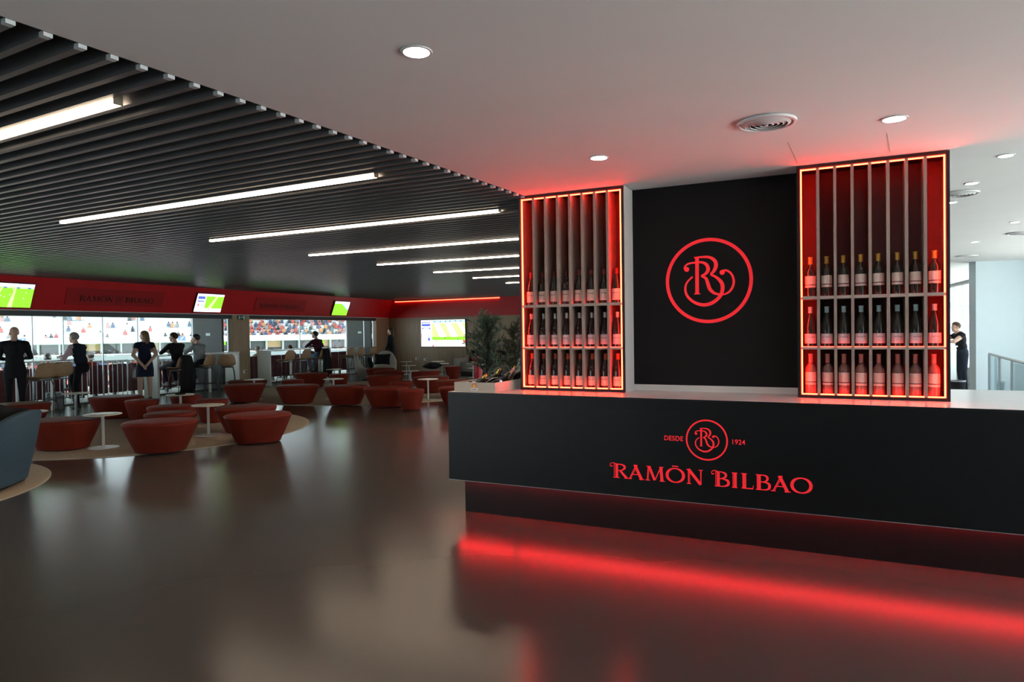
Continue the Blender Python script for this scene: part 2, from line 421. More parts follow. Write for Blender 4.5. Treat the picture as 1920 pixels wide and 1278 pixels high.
def facade(name, label, p, q, n, sill):
    p, q = Vector((*p, 0)), Vector((*q, 0)); d = q - p; L = d.length
    t = thing(name, label, 'window', p, atan2(d.y, d.x), kind='structure')
    if sill: MB().box(0, L, -.12, .08, 0, sill).build('sill', M_GREYWALL, t)
    MB().box(0, L, -.03, .06, 2.70, 2.79).build('head_frame', M_GREYWALL, t)
    for k in range(n):
        MB().box(L * k / n + .02, L * (k + 1) / n - .02, 0, .012, sill, 2.70).build('pane', M_GLASS, t)
    for k in range(1, n):
        MB().box(L * k / n - .02, L * k / n + .02, -.03, .04, sill, 2.70).build('mullion', M_FRAMEAL, t)
    return t
facade('window_6', 'tall outer window behind the person at the service counter', (10.4, 13.3), (15.9, 27.3), 14, .42)
wall_seg('wall_light_stop', 'unseen white wall piece added to cut daylight in the stair hall', (10.7, 12.55), (10.22, 11.42), 0, 2.79, .2, M_WHITEWALL)  # out of view, added to dim the daylight on the stair hall
facade('window_7', 'glazed street front of the stair hall', (10.22, 11.42), (5.8, 1.0), 8, .0)
facade('window_8', 'unseen glazing beside the viewer, opened to light the ceiling', (5.8, 1.0), (5.0, -9), 6, .0)  # out of view, added as glazing to even out light on the ceiling


# fine joints of an access hatch in the white ceiling
for i, (a, b) in enumerate([((2.345, 4.26), (2.62, 4.72)), ((1.80, 4.43), (2.10, 5.0))]):
    a, b = Vector((*a, 2.789)), Vector((*b, 2.789)); d = b - a
    j = MB().box(0, d.length, -.0022, .0022, 0, .004).build('hatch_joint', M_GREYWALL, bpy.data.objects['ceiling'])
    j.location = a; j.rotation_euler = (0, 0, atan2(d.y, d.x))

# glass balustrade of the stair
rail = thing('balustrade', 'glass stair balustrade with a pale steel handrail in front of the white wall', 'balustrade', (8.74, 12.50, 0), atan2(9.5 - 12.5, 7.125 - 8.74))
MB().tube([(0, 0, 1.05), (6.2, 0, 1.05)], .022, 10).build('handrail', M_STEEL, rail, True)
for k in range(5):
    MB().box(.02 + 1.22 * k, 1.20 + 1.22 * k, -.006, .006, .06, 1.02).build('glass_panel', M_GLASSB, rail)
for k in range(6):
    MB().box(1.22 * k - .012, 1.22 * k + .012, -.02, .02, 0, 1.03).build('post', M_FRAMEAL, rail)

# ------------------------------------------------------------------ lamps and vents in the ceilings
lamp_s = [.79, 2.68, 4.55, 6.42, 8.27, 10.18, 12.1, 13.95]
lamp_e = [4.9, 4.89, 4.9, 5.15, 5.34, 5.51, 5.72, 5.97]
names = ['eighth', 'seventh', 'sixth', 'fifth', 'fourth', 'third', 'second', 'first']
for i, (s, e) in enumerate(zip(lamp_s, lamp_e)):
    k = round((s - .097) / .13); s = .097 + .13 * k
    zt = lambda t: 2.79 + SLOPE * t
    t = thing('linear_lamp', 'warm white linear lamp between the ceiling slats, %s lamp out from the oak back wall' % names[i], 'lamp',
              EDGE(s, .53, zt(.53) - .016), (0, -math.atan(SLOPE), A_EDGE + pi / 2), 'linear lamps in the slatted ceiling')
    L = e - .53
    MB().box(0, L, -.024, .024, .012, .06).build('housing', M_HOUS, t)
    MB().box(0, L, -.021, .021, -.014, .011).build('diffuser', M_TUBE, t)
    MB().box(-.006, 0, -.024, .024, -.016, .06).build('end_cap', M_HOUS, t)
    MB().box(L, L + .006, -.024, .024, -.016, .06).build('end_cap', M_HOUS, t)

def downlight(x, y, r, label):
    t = thing('downlight', label, 'downlight', (x, y, 2.7885), 0, 'round downlights in the white ceiling')
    MB().lathe([(r + .012, 0), (r + .010, -.004), (r, -.005), (r - .001, 0)], 28).build('rim', M_RIM, t, True)
    MB().lathe([(r - .002, -.001), (r - .002, -.003)], 28).build('lens', M_DOWN, t)
downlight(-.389, 2.919, .056, 'round white downlight nearest the slatted ceiling')
downlight(.62, 4.754, .056, 'round white downlight in front of the bottle display by the olive tree')
downlight(2.221, 3.953, .060, 'round white downlight beside the round air vent over the counter')
for x, y in ((3.512, 4.85), (3.90, 5.785), (4.30, 6.678), (5.921, 8.031), (6.72, 9.901)):
    downlight(x, y, .045, 'small round downlight in the ceiling towards the bright stair hall')

def vent(x, y, r, label):
    t = thing('air_vent', label, 'vent', (x, y, 2.7870), 0, 'round ceiling air vents')
    MB().lathe([(r, 0), (r * .985, -.012), (r * .9, -.014), (r * .86, -.002)], 40).build('outer_ring', M_RIM, t, True)
    MB().lathe([(r * .87, .0), (r * .87, -.001)], 32).build('throat', M_FRAMEDK, t)
    for k, q in enumerate((.74, .57, .40, .23)):
        MB().lathe([(r * (q + .10), -.001), (r * (q + .085), -.010), (r * (q - .03), -.020), (r * (q - .035), -.017), (r * (q + .05), -.006)], 36).build('cone_ring', M_RIM, t, True)
    MB().lathe([(r * .07, -.006), (r * .06, -.022), (r * .02, -.024)], 16).build('hub', M_RIM, t, True)
vent(1.494, 3.981, .165, 'round white ring-bladed air vent over the bar counter')
vent(4.074, 6.223, .165, 'round air vent behind the right edge of the bottle display with gold-capped wine')
vent(6.705, 8.982, .165, 'round air vent in the ceiling of the stair hall')
vent(7.928, 11.887, .165, 'round air vent close to the white stair hall wall')

# ------------------------------------------------------------------ lettering and monogram (flat shapes with a little thickness, in x,z)
def ribbon(mb, pts, w, y0, y1, closed=False):
    n = len(pts); ws = w if isinstance(w, (list, tuple)) else [w] * n
    rings = []
    for i, p in enumerate(pts):
        a = pts[(i - 1) % n] if (closed or i) else p; b = pts[(i + 1) % n] if (closed or i < n - 1) else p
        dx, dz = b[0] - a[0], b[1] - a[1]; l = math.hypot(dx, dz) or 1; nx, nz = -dz / l * ws[i] / 2, dx / l * ws[i] / 2
        rings.append([(p[0] + nx, y0, p[1] + nz), (p[0] - nx, y0, p[1] - nz), (p[0] - nx, y1, p[1] - nz), (p[0] + nx, y1, p[1] + nz)])
    if closed: rings.append(rings[0])
    mb.loft(rings, cap=not closed)
def sp(pts, w, n=6):
    q = spline([(*p, x) for p, x in zip(pts, w)], n)
    return [(a, b) for a, b, _ in q], [c for _, _, c in q]
_ser = lambda a, b, y: ([(a, y), (b, y)], [.045, .045], 0)
_swash = ([(.40, .975), (.22, 1.04), (.07, .99), (.03, .86), (.10, .79), (.17, .85)], [.05, .05, .045, .045, .06, .06], 1)
_stem = lambda x: [([(x, 0), (x, 1)], [.19, .19], 0), ([(x - .14, .0), (x - .14, 1)], [.035, .035], 0)]
_o = [(.5 + .46 * cos(a), .5 + .47 * sin(a)) for a in [2 * pi * k / 28 for k in range(28)]]
_ow = [.07 + .13 * abs(cos(2 * pi * k / 28)) ** 1.5 for k in range(28)]
_bowls = lambda x: [([(x, .965), (.62, .965), (.80, .86), (.80, .68), (.62, .55), (x, .53)], [.05, .07, .14, .14, .07, .05], 1),
                    ([(x, .53), (.70, .51), (.93, .40), (.93, .16), (.70, .035), (x, .035)], [.05, .07, .16, .16, .07, .05], 1)]
GLYPH = {
 'R': _stem(.40) + [_ser(.20, .55, .02), ([(.42, .965), (.64, .965), (.82, .86), (.82, .70), (.66, .55), (.45, .52)], [.05, .08, .15, .15, .07, .05], 1), ([(.58, .53), (.76, .27), (.95, .02)], [.13, .16, .16], 0), _ser(.80, 1.0, .02), _swash],
 'S': _stem(.40) + [_ser(.20, .5, .02)] + _bowls(.42) + [_swash],
 'B': _stem(.28) + [_ser(.05, .4, .02), _ser(.05, .4, .98)] + _bowls(.30),
 'A': [([(.52, 1.0), (.10, .0)], [.06, .06], 0), ([(.44, 1.0), (.84, .0)], [.20, .20], 0), ([(.60, 1.0), (.17, .0)], [.03, .03], 0), ([(.22, .33), (.68, .33)], [.05, .05], 0), _ser(0, .25, .02), _ser(.68, 1.0, .02), _ser(.36, .6, .98)],
 'M': [([(.10, 0), (.16, 1)], [.07, .07], 0), ([(.15, 0), (.21, 1)], [.03, .03], 0), ([(.2, 1), (.48, .05)], [.18, .16], 0), ([(.80, 1), (.5, .05)], [.06, .06], 0), ([(.80, 1), (.86, 0)], [.20, .20], 0), _ser(0, .24, .02), _ser(.74, 1, .02), _ser(.06, .26, .98), _ser(.74, .94, .98)],
 'N': [([(.14, 0), (.14, 1)], [.07, .07], 0), ([(.21, 0), (.21, .95)], [.03, .03], 0), ([(.14, 1), (.86, .02)], [.19, .19], 0), ([(.88, 0), (.88, 1)], [.07, .07], 0), _ser(.02, .30, .02), _ser(.02, .22, .98), _ser(.74, 1, .98)],
 'I': [([(.60, 0), (.60, 1)], [.19, .19], 0), ([(.20, 0), (.20, 1)], [.035, .035], 0), _ser(0, 1, .02), _ser(0, 1, .98)],
 'L': _stem(.32) + [_ser(.05, .5, .98), ([(.1, .03), (.95, .03)], [.07, .07], 0), ([(.92, .0), (.97, .26)], [.05, .03], 0)],
 'O': [(_o, _ow, 2), ([(.20 + .10 * cos(a), .5 + .36 * sin(a)) for a in [pi / 2 + pi * k / 8 for k in range(9)]], [.03] * 9, 0)],
}
GLYPH['Q'] = GLYPH['O'] + [([(.33, 1.12), (.67, 1.12)], [.07, .07], 0)]          # O with its accent bar
def glyph(mb, ch, x0, x1, z, h, y0, y1):
    for pts, w, kind in GLYPH[ch]:
        p = [(x0 + a * (x1 - x0), z + b * h) for a, b in pts]; w = [q * h for q in w]
        if kind == 1: p, w = sp(p, w)
        ribbon(mb, p, w, y0, y1, kind == 2)
BRAND = [('R', 0, .146), ('A', .146, .276), ('M', .284, .434), ('Q', .446, .580), ('N', .594, .716),
         ('S', .774, .903), ('I', .921, .960), ('L', .980, 1.072), ('B', 1.080, 1.182), ('A', 1.186, 1.317), ('O', 1.319, 1.452)]
def brand(parent, x, z, k, m, y0=-.003, y1=0, gap=0.0):
    for ch, a, b in BRAND:
        if a > .75: a += gap; b += gap
        mb = MB(); glyph(mb, ch, x + a * k, x + b * k, z, .110 * k, y0, y1)
        mb.build('letter', m, parent)
def monogram(parent, cx, cz, R, m, y0=-.003, y1=0, ring=.078):
    P = lambda pts: [(cx + (a - 674) / 545 * R, cz + (643 - b) / 537 * R) for a, b in pts]
    k = R / 545
    mb = MB(); c = [(cx + R * (1 - ring / 2) * cos(2 * pi * i / 72), cz + R * (1 - ring / 2) * sin(2 * pi * i / 72)) for i in range(72)]
    ribbon(mb, c, ring * R, y0, y1, True); mb.build('logo_ring', m, parent)
    mb = MB()
    ribbon(mb, P([(535, 338), (533, 808)]), 46 * k, y0, y1); ribbon(mb, P([(494, 805), (572, 805)]), 14 * k, y0, y1); ribbon(mb, P([(497, 342), (560, 342)]), 14 * k, y0, y1)
    def S(pts, w): 
        p, ww = sp(P(pts), [q * k for q in w]); ribbon(mb, p, ww, y0, y1)
    S([(505, 345), (600, 342), (690, 350), (755, 395), (772, 460), (745, 525), (702, 565)], [16, 26, 34, 44, 48, 40, 22])
    S([(702, 566), (780, 610), (840, 680), (850, 760), (815, 850), (720, 925), (610, 948), (490, 908), (405, 825), (382, 735), (405, 655), (478, 585)], [24, 34, 46, 46, 42, 44, 42, 36, 32, 28, 24, 22])
    S([(420, 512), (378, 490), (380, 450), (425, 418), (510, 408), (590, 408), (650, 438), (674, 500), (645, 552), (585, 582)], [20, 20, 20, 22, 24, 28, 40, 46, 36, 22])
    S([(588, 582), (645, 615), (672, 690), (695, 752), (745, 802), (810, 822)], [26, 36, 44, 44, 34, 26])
    S([(810, 822), (875, 822), (940, 785), (982, 710), (985, 635), (950, 560), (890, 524), (838, 540)], [18, 20, 28, 30, 28, 26, 24, 26])
    for a, b in ((402, 488), (848, 548)):
        q = P([(a, b)])[0]; r = 32 * k
        mb.prism([(q[0] + r * cos(2 * pi * i / 16), q[1] + r * sin(2 * pi * i / 16)) for i in range(16)], y1, y0)
    mb.build('logo_letters', m, parent)
def text_mesh(name, body, size, m, parent, loc, rot=(pi / 2, 0, 0), ext=.001, sx=1.0, bold=.0):
    c = bpy.data.curves.new(name, 'FONT'); c.body = body; c.size = size; c.extrude = ext; c.offset = bold; c.space_character = 1.06
    t = bpy.data.objects.new(name, c); COL.objects.link(t)
    bpy.context.view_layer.update()
    me = bpy.data.meshes.new_from_object(t.evaluated_get(bpy.context.evaluated_depsgraph_get()))
    bpy.data.objects.remove(t); me.materials.clear(); me.materials.append(m)
    o = obj(name, me, parent, loc, rot); o.scale = (sx, 1, 1)
    return o

# ------------------------------------------------------------------ bar counter
def BARP(u, v, z): 
    return BAR_O + Vector((u * cos(A_BAR) - v * sin(A_BAR), u * sin(A_BAR) + v * cos(A_BAR), z))
bar = thing('bar_counter', 'long matt black bar counter with a red logo on its front', 'counter', BAR_O, A_BAR)
MB().box(0, 5.5, 0, 1.46, .302, 1.057).build('body', M_BLACK, bar)
MB().box(0, 5.5, -.0005, .004, 1.0575, 1.0685).build('front_lip', M_BLACK, bar)
MB().box(.09, 5.4, .12, 1.34, 0, .302).build('plinth', M_BLACK, bar)
MB().box(0, 5.5, -.0015, .002, .300, .304).build('edge_trim', M_FRAMEAL, bar)
MB().box(.06, .60, .055, .075, .289, .301).build('led_strip', M_LEDF, bar)
MB().box(.63, 5.4, .055, .075, .289, .301).build('led_strip', M_LEDF, bar)
monogram(bar, 2.213, .775, .151, M_LOGO, ring=.075)
brand(bar, 1.468, .441, 1.0, M_LOGO)
text_mesh('caption_text', 'DESDE', .0505, M_LOGO, bar, (1.898, -.001, .757), sx=.93, bold=.0004)
text_mesh('caption_text', '1924', .0505, M_LOGO, bar, (2.386, -.001, .756), sx=.93, bold=.0004)
MB().box(1.385, 2.99, -.0008, .0, .395, .965).build('decal_sheet', mat('black vinyl decal', (.005, .0055, .0065), .33, spec=.45), bar)
top = thing('worktop', 'white solid surface worktop on the black bar counter', 'worktop', BAR_O, A_BAR)
MB().box(0, 5.5, .0045, 1.46, 1.0575, 1.07).build('slab', M_TOP, top)

# black logo panel between the displays
pan = thing('logo_panel', 'tall black panel with a round red monogram between the bottle displays', 'panel', BARP(1.49, .63, 1.07), A_BAR)
MB().box(-.03, 1.35, 0, .03, .052, 1.718).build('board', M_BLACKPANEL, pan)
MB().box(-.03, 1.35, 0, .03, 0, .0515).build('base_strip', M_WHITE, pan)
monogram(pan, 2.124 - 1.49, 1.986 - 1.07, .349, M_LOGO)

# ------------------------------------------------------------------ bottle displays
DW, DD, DH = .966, .235, 1.716
def display(u, label, white_side):
    t = thing('bottle_display', label, 'display rack', BARP(u, .39, 1.07), A_BAR)
    MB().box(0, .022, 0, DD, .022, DH - .022).build('frame_side', M_FRAMEBLK, t)
    MB().box(DW - .022, DW, 0, DD, .022, DH - .022).build('frame_side', M_FRAMEBLK, t)
    MB().box(0, DW, 0, DD, DH - .022, DH).build('frame_top', M_FRAMEBLK, t)
    MB().box(0, DW, 0, DD, 0, .022).build('frame_bottom', M_FRAMEBLK, t)
    MB().box(.022, DW - .022, DD - .012, DD, .022, DH - .022).build('back_panel', M_RACKBACK, t)
    MB().box(.0225, .0255, .02, DD - .013, .0225, DH - .0225).build('side_lining', M_PERF, t)
    MB().box(DW - .0255, DW - .0225, .02, DD - .013, .0225, DH - .0225).build('side_lining', M_PERF, t)
    if white_side:
        MB().box(DW + .0005, DW + .007, .003, DD + .0045, 0, DH).build('side_panel', M_WHITE, t)
    iw = DW - .06
    for k in range(1, 8):
        x = .03 + iw * k / 8
        MB().box(x - .010, x + .010, .002, DD - .014, .0225, DH - .0225).build('divider', M_PERF, t)
    for z in (.367, .737):
        s = MB().box(.026, DW - .026, .004, DD - .014, z - .008, z + .008).build('shelf', M_PERF, t)
        if z < .5: MB().box(.027, DW - .027, .014, .021, z + .0085, z + .0135).build('led_strip', M_LEDS, s)
        else:
            MB().box(.027, DW - .027, .026, .034, z + .0085, z + .0125).build('led_strip', M_LEDS, s)
            MB().box(.027, DW - .027, .006, .012, z + .0082, z + .0150).build('lip', M_PERF, s)
    a, b = .026, .035
    MB().box(a, b, .006, .016, .024, DH - .024).build('led_strip', M_LED, t)
    MB().box(DW - b, DW - a, .006, .016, .024, DH - .024).build('led_strip', M_LED, t)
    MB().box(b, DW - b, .006, .016, DH - b, DH - a).build('led_strip', M_LED, t)
    MB().box(b, DW - b, .006, .016, .0235, .032).build('led_strip', M_LED, t)
    return t
display(.520, 'glowing red bottle display with a white side panel, beside the olive tree', True)
display(2.812, 'glowing red bottle display with gold-capped wine, beside the bright stair hall', False)

def glassmat(name, col, tr=0.0): return mat(name, col, .06, spec=.6, trans=tr, ior=1.5)
G_DARK = glassmat('dark green bottle glass', (.010, .013, .008))
G_RED = glassmat('red wine bottle glass', (.014, .006, .006))
G_ROSE = glassmat('rose wine glass', (.95, .52, .46), .75)
L_CREAM = mat('cream wine label', (.72, .68, .62), .6, var=.12, vscale=120)
L_WHITE = mat('pale wine label', (.68, .68, .74), .6, var=.15, vscale=140)
L_INK = mat('label ink', (.05, .02, .02), .6)
C_GOLD = mat('gold capsule', (.62, .40, .07), .32, metal=.5)
C_SILV = mat('silver capsule', (.55, .58, .62), .35, metal=.4)
C_BLUE = mat('pale blue capsule', (.36, .60, .66), .4)
C_RED = mat('dark red capsule', (.16, .02, .02), .4)
C_ORNG = mat('orange red capsule', (.50, .10, .05), .4)
C_PINK = mat('pink capsule', (.62, .25, .22), .4)
BORD = [(.034, 0), (.0375, .004), (.0375, .185), (.034, .203), (.022, .219), (.0152, .232), (.0142, .292), (.0158, .293), (.0158, .299), (.013, .300)]
BURG = [(.037, 0), (.0405, .004), (.0405, .148), (.038, .172), (.030, .201), (.020, .228), (.0152, .248), (.0142, .290), (.0158, .291), (.0158, .297), (.013, .298)]
def bottle_proto(kind, glass, label_m, cap_m, band, z0, z1, capz):
    prof = BORD if kind == 'bord' else BURG
    t = thing('wine_bottle', 'x', 'bottle')
    MB().lathe(prof, 20).build('body', glass, t, True)
    r = .0379 if kind == 'bord' else .0409
    def sheet(nm, za, zb, rr, m, half=1.9):
        ring = [(rr * sin(-half + 2 * half * k / 16), -rr * cos(-half + 2 * half * k / 16)) for k in range(17)]
        vs = [(x, y, za) for x, y in ring] + [(x, y, zb) for x, y in ring]
        return MB().add(vs, [(k, k + 1, k + 18, k + 17) for k in range(16)]).build(nm, m, t, True)
    lb = sheet('label', z0, z1, r, label_m)
    if band: sheet('label_band', z0 + .017, z0 + .023, r + .0004, L_INK)
    else: sheet('label_band', z0 + (z1 - z0) * .62, z0 + (z1 - z0) * .66, r + .0004, L_INK, .7)
    top = prof[-1][1]
    MB().lathe([(.0150, capz), (.0153, capz + .004), (.0148, top - .010), (.0163, top - .009), (.0163, top + .0005), (.010, top + .001)], 16).build('capsule', cap_m, t, True)
    return t
ordn = ['first', 'second', 'third', 'fourth', 'fifth', 'sixth', 'seventh', 'eighth']
rows = [  # (display u, from panel at right?, row z, spec, words, row, site)
 (.520, True, .745, ('burg', G_DARK, L_CREAM, C_RED, False, .030, .125, .243), 'dark wine bottle with red capsule', 'top', 'olive tree'),
 (.520, True, .375, ('burg', G_RED, L_WHITE, C_SILV, False, .026, .110, .250), 'red wine bottle with silver capsule', 'middle', 'olive tree'),
 (.520, True, .022, ('burg', G_RED, L_CREAM, C_ORNG, False, .026, .105, .243), 'red wine bottle with orange capsule', 'bottom', 'olive tree'),
 (2.812, False, .745, ('bord', G_DARK, L_CREAM, C_GOLD, True, .072, .158, .245), 'dark wine bottle with gold capsule', 'top', 'stair hall'),
 (2.812, False, .375, ('burg', G_DARK, L_WHITE, C_BLUE, False, .026, .098, .250), 'dark wine bottle with blue capsule', 'middle', 'stair hall'),
 (2.812, False, .022, ('bord', G_ROSE, L_CREAM, C_PINK, True, .072, .165, .235), 'rose wine bottle with pink capsule', 'bottom', 'stair hall'),
]
for u, rev, z, spec, words, row, site in rows:
    pr = None
    zz = 1.07 + z + .0008
    for k in range(8):
        x = u + .03 + (DW - .06) * (k + .5) / 8
        lab = '%s, %s row, %s bottle out from the logo panel' % (words, row, ordn[7 - k] if rev else ordn[k])
        p = BARP(x + rnd.uniform(-.004, .004), .39 + .075 + rnd.uniform(-.004, .004), zz)
        g = '%s row of wine by the %s' % (row, site)
        rz = A_BAR + rnd.uniform(-.25, .25)
        if pr is None:
            pr = bottle_proto(*spec); pr.location = p; pr.rotation_euler = (0, 0, rz); pr['label'] = lab; pr['group'] = g
        else: dup(pr, p, rz, lab, g)

# ------------------------------------------------------------------ wooden trough with foil-topped bottles on the counter
tr = thing('bottle_trough', 'low whitewashed wooden trough with a sunflower sticker at the end of the counter', 'trough', BARP(.035, .05, 1.07), A_BAR)
tw, td, th = .405, .62, .082
MB().box(0, tw, 0, .012, 0, th).build('front_board', M_PLANTER, tr)
MB().box(0, tw, td - .012, td, 0, th).build('back_board', M_PLANTER, tr)
MB().box(0, .012, .012, td - .012, 0, th).build('side_board', M_PLANTER, tr)
MB().box(tw - .012, tw, .012, td - .012, 0, th).build('side_board', M_PLANTER, tr)
MB().box(.012, tw - .012, .012, td - .012, 0, .008).build('bottom_board', M_PLANTER, tr)
st = MB().box(.165, .236, -.0008, 0, .010, .036).build('sticker', mat('white sticker', (.85, .85, .85), .5), tr)
text_mesh('sticker_text', 'tuside', .019, mat('sticker ink', (.03, .03, .03), .5), st, (.1705, -.0012, .0165), sx=1.02, ext=.0002, bold=.0003)
fl = MB()
for k in range(9):
    a = pi * (-.12 + 1.24 * k / 8); c = (.2005, .048)
    r1, r2, da = .017, .030, .15
    fl.prism([(c[0] + r1 * cos(a - da), c[1] + r1 * sin(a - da)), (c[0] + r1 * cos(a + da), c[1] + r1 * sin(a + da)), (c[0] + r2 * cos(a + da * .6), c[1] + r2 * sin(a + da * .6)), (c[0] + r2 * cos(a - da * .6), c[1] + r2 * sin(a - da * .6))], 0, -.0008)
fl.build('sticker_petals', mat('sticker red', (.62, .04, .03), .5), st)
MB().prism([(.2005 + .0165 * cos(2 * pi * k / 18), .0485 + .0145 * sin(2 * pi * k / 18)) for k in range(18)], 0, -.0009).build('sticker_disc', mat('sticker yellow', (.85, .50, .05), .5), st)
FO = [mat('gold foil', (.75, .52, .12), .22, metal=.9), mat('silver foil', (.62, .66, .70), .2, metal=.9), mat('rose foil', (.62, .40, .36), .25, metal=.8), mat('dark blue foil', (.05, .07, .12), .2, metal=.7)]
FON = ['gold', 'silver', 'rose', 'dark blue']
fb = [(.07, .10, 1, 12, 60), (.15, .16, 3, 20, 100), (.20, .08, 0, 35, 60), (.27, .14, 3, 28, 120), (.31, .22, 1, 15, 40), (.24, .26, 0, 50, 80), (.33, .33, 2, 50, 100), (.20, .38, 3, 45, 70), (.30, .44, 0, 55, 110), (.12, .46, 1, 30, 60), (.34, .52, 3, 48, 95), (.22, .53, 2, 40, 70)]
pr4 = {}
FPOS = ['lying at the outer front corner of the trough', 'lying behind the outer silver one in the trough', 'lying above the sunflower sticker', 'beside the gold one above the sticker', 'near the front corner towards the display', 'leaning in the middle of the trough',
        'leaning against the trough side by the display', 'lying deep in the middle of the trough', 'leaning deep in the trough beside the rose one', 'lying deep at the outer side of the trough', 'leaning in the inner corner by the display', 'lying along the back board of the trough']
for k, (x, y, ci, tilt, yaw) in enumerate(fb):
    if ci not in pr4:
        t = thing('foil_bottle', 'x', 'bottle')
        MB().lathe([(r * .82, z * .62) for r, z in BURG], 16).build('body', G_DARK, t, True)
        MB().lathe([(.0190, .128), (.0172, .140), (.0140, .152), (.0140, .176), (.0152, .181), (.0150, .189), (.008, .193)], 14).build('foil', FO[ci], t, True)
        pr4[ci] = t; first = True
    else: t = dup(pr4[ci], (0, 0, 0)); 
    p = BARP(.035 + x, .05 + y, 1.07 + .034)
    t.location = p - (Matrix.Rotation(A_BAR + radians(yaw), 4, 'Z') @ Vector((0, -.05, 0))) * .6
    t.location.z = 1.07 + .040
    t.rotation_euler = (radians(90 - tilt), 0, A_BAR + radians(yaw))
    t['label'] = 'small dark bottle with %s foil %s' % (FON[ci], FPOS[k]); t['group'] = '%s foil bottles in the trough' % FON[ci]

# ------------------------------------------------------------------ screens and signs
def px_quad(mb, x0, x1, z0, z1, y, mi): 
    mb.mi = mi; mb.add([(x0, y, z0), (x1, y, z0), (x1, y, z1), (x0, y, z1)], [(0, 1, 2, 3)])
def screen(t, w, h, style):
    MB().box(0, w, 0, .05, 0, h).build('bezel', M_TVBLK, t)
    m = MB(); b = .012
    mats = [M_GREEN, M_GREEN2, M_SWHITE, M_SCROWD, M_SBLUE, M_SLBLUE, M_SRED, M_SDOT]
    iw, ih = w - 2 * b, h - 2 * b
    def Q(a0, a1, c0, c1, mi, layer=0): px_quad(m, b + a0 * iw, b + a1 * iw, b + c0 * ih, b + c1 * ih, -.0005 - .0003 * layer, mi)
    def poly(pts, mi, layer):
        m.mi = mi; m.add([(b + a * iw, -.0005 - .0003 * layer, b + c * ih) for a, c in pts], [tuple(range(len(pts)))])
    if style == 'wide':
        Q(0, 1, 0, .86, 0); Q(0, 1, .86, 1, 3); Q(0, 1, .80, .86, 2)
        poly([(.1, 0), (.3, .8), (.34, .8), (.2, 0)], 1, 1); poly([(.5, 0), (.58, .8), (.62, .8), (.6, 0)], 1, 1)
        for k in range(11): 
            x, z = rnd.uniform(.1, .95), rnd.uniform(.3, .75); Q(x, x + .015, z, z + .035, 2, 2)
        for x in (.35, .62, .86): Q(x, x + .07, .80, .845, 4, 2)
    elif style == 'score':
        Q(0, 1, 0, 1, 2); Q(.34, 1, .20, .88, 0, 1); Q(0, 1, .90, 1, 3, 1)
        Q(.04, .30, .70, .86, 4, 2); Q(.04, .30, .55, .62, 4, 2); Q(.2, .30, .30, .44, 5, 2); Q(.08, .13, .3, .45, 6, 2); Q(.5, .54, .12, .18, 6, 2)
        poly([(.45, .2), (.7, .88), (.78, .88), (.6, .2)], 1, 2)
    elif style == 'half':
        Q(0, 1, 0, 1, 0); Q(0, 1, .84, 1, 3, 1); poly([(.45, .84), (1, .84), (1, .35)], 5, 1); poly([(.62, .84), (1, .84), (1, .5)], 2, 2)
    else:
        Q(0, 1, 0, 1, 2); Q(.25, 1, .24, .88, 1, 1); Q(.25, 1, .90, .985, 5, 1)
        for k in range(3): poly([(.30 + .26 * k, .88), (.42 + .26 * k, .88), (min(1, .62 + .26 * k), .24), (.46 + .26 * k, .24)] if k < 2 else [(.82, .88), (.92, .88), (1, .62), (1, .40)], 2, 2)
        poly([(.25, .36), (1, .36), (1, .24), (.25, .24)], 0, 3)
        Q(.015, .215, .77, .93, 4, 2); Q(.03, .20, .86, .90, 2, 3); Q(.025, .215, .65, .72, 4, 2); Q(.05, .19, .67, .70, 2, 3)
        Q(.155, .205, .21, .44, 5, 2); Q(.155, .205, .21, .32, 4, 3); Q(.005, .02, .3, .5, 6, 2); Q(.26, .29, .0, .06, 6, 2); Q(.33, .37, .19, .22, 6, 2)
        for x, z in ((.54, .31), (.83, .24), (.31, .91), (.44, .92), (.56, .93), (.66, .93), (.78, .94), (.9, .93)): Q(x, x + .018, z, z + .035, 7, 4)
        poly([(.93, .24), (1, .24), (1, .12)], 6, 3)
    m.build('picture', mats, t)
tilt = math.atan2(.28, .73)                  # lean of the red fascia
def on_fascia(x, h, off=.0):                 # point on the fascia face, h measured up the slope
    q = W2(x, -.28 * h / .782 - off * cos(tilt), 2.20 + .73 * h / .782 - off * sin(tilt))
    return q
def fascia_thing(name, label, cat, x, h, off): 
    return thing(name, label, cat, on_fascia(x, h, off), (tilt, 0, A_WIN))
t = fascia_thing('television', 'television on the red fascia showing a green football pitch, beside the long sign', 'television', -15.68, .05, .055); screen(t, 1.0, .56, 'wide')
t = fascia_thing('television', 'television with a score panel on the red fascia, between the two signs', 'television', -10.24, .06, .055); screen(t, 1.0, .56, 'score')
t = fascia_thing('television', 'television on the red fascia close to the oak back wall', 'television', -3.95, .06, .055); screen(t, .93, .56, 'half')
t = thing('television', 'large white-green television on the oak wall over the sofa', 'television', BACK(1.77, -.056, .985), A_BACK); screen(t, 2.16, 1.08, 'wall')
def brand_sign(label, x0, w, tx, k):
    t = fascia_thing('brand_sign', label, 'sign', x0, .15, .012)
    MB().box(0, w, 0, .010, 0, .42).build('plate', M_REDSIGN, t)
    brand(t, tx - x0, .10, k, M_SIGNINK, gap=.20)
    monogram(t, tx - x0 + (.745 + .11) * k, .17, .115 * k / 1.28, M_SIGNINK)
    return t
brand_sign('dark red sign with black lettering above the woman in the navy dress', -13.92, 2.65, -13.62, 1.24)
brand_sign('dark red sign with black lettering beside the television near the back wall', -7.89, 2.42, -7.68, 1.15)
ex = thing('exit_sign', 'small green exit sign on the oak pillar', 'sign', W2(-8.57, -.075, 2.03), A_WIN)
MB().box(0, .32, 0, .012, 0, .14).build('plate', M_EXITG, ex)
m = MB()
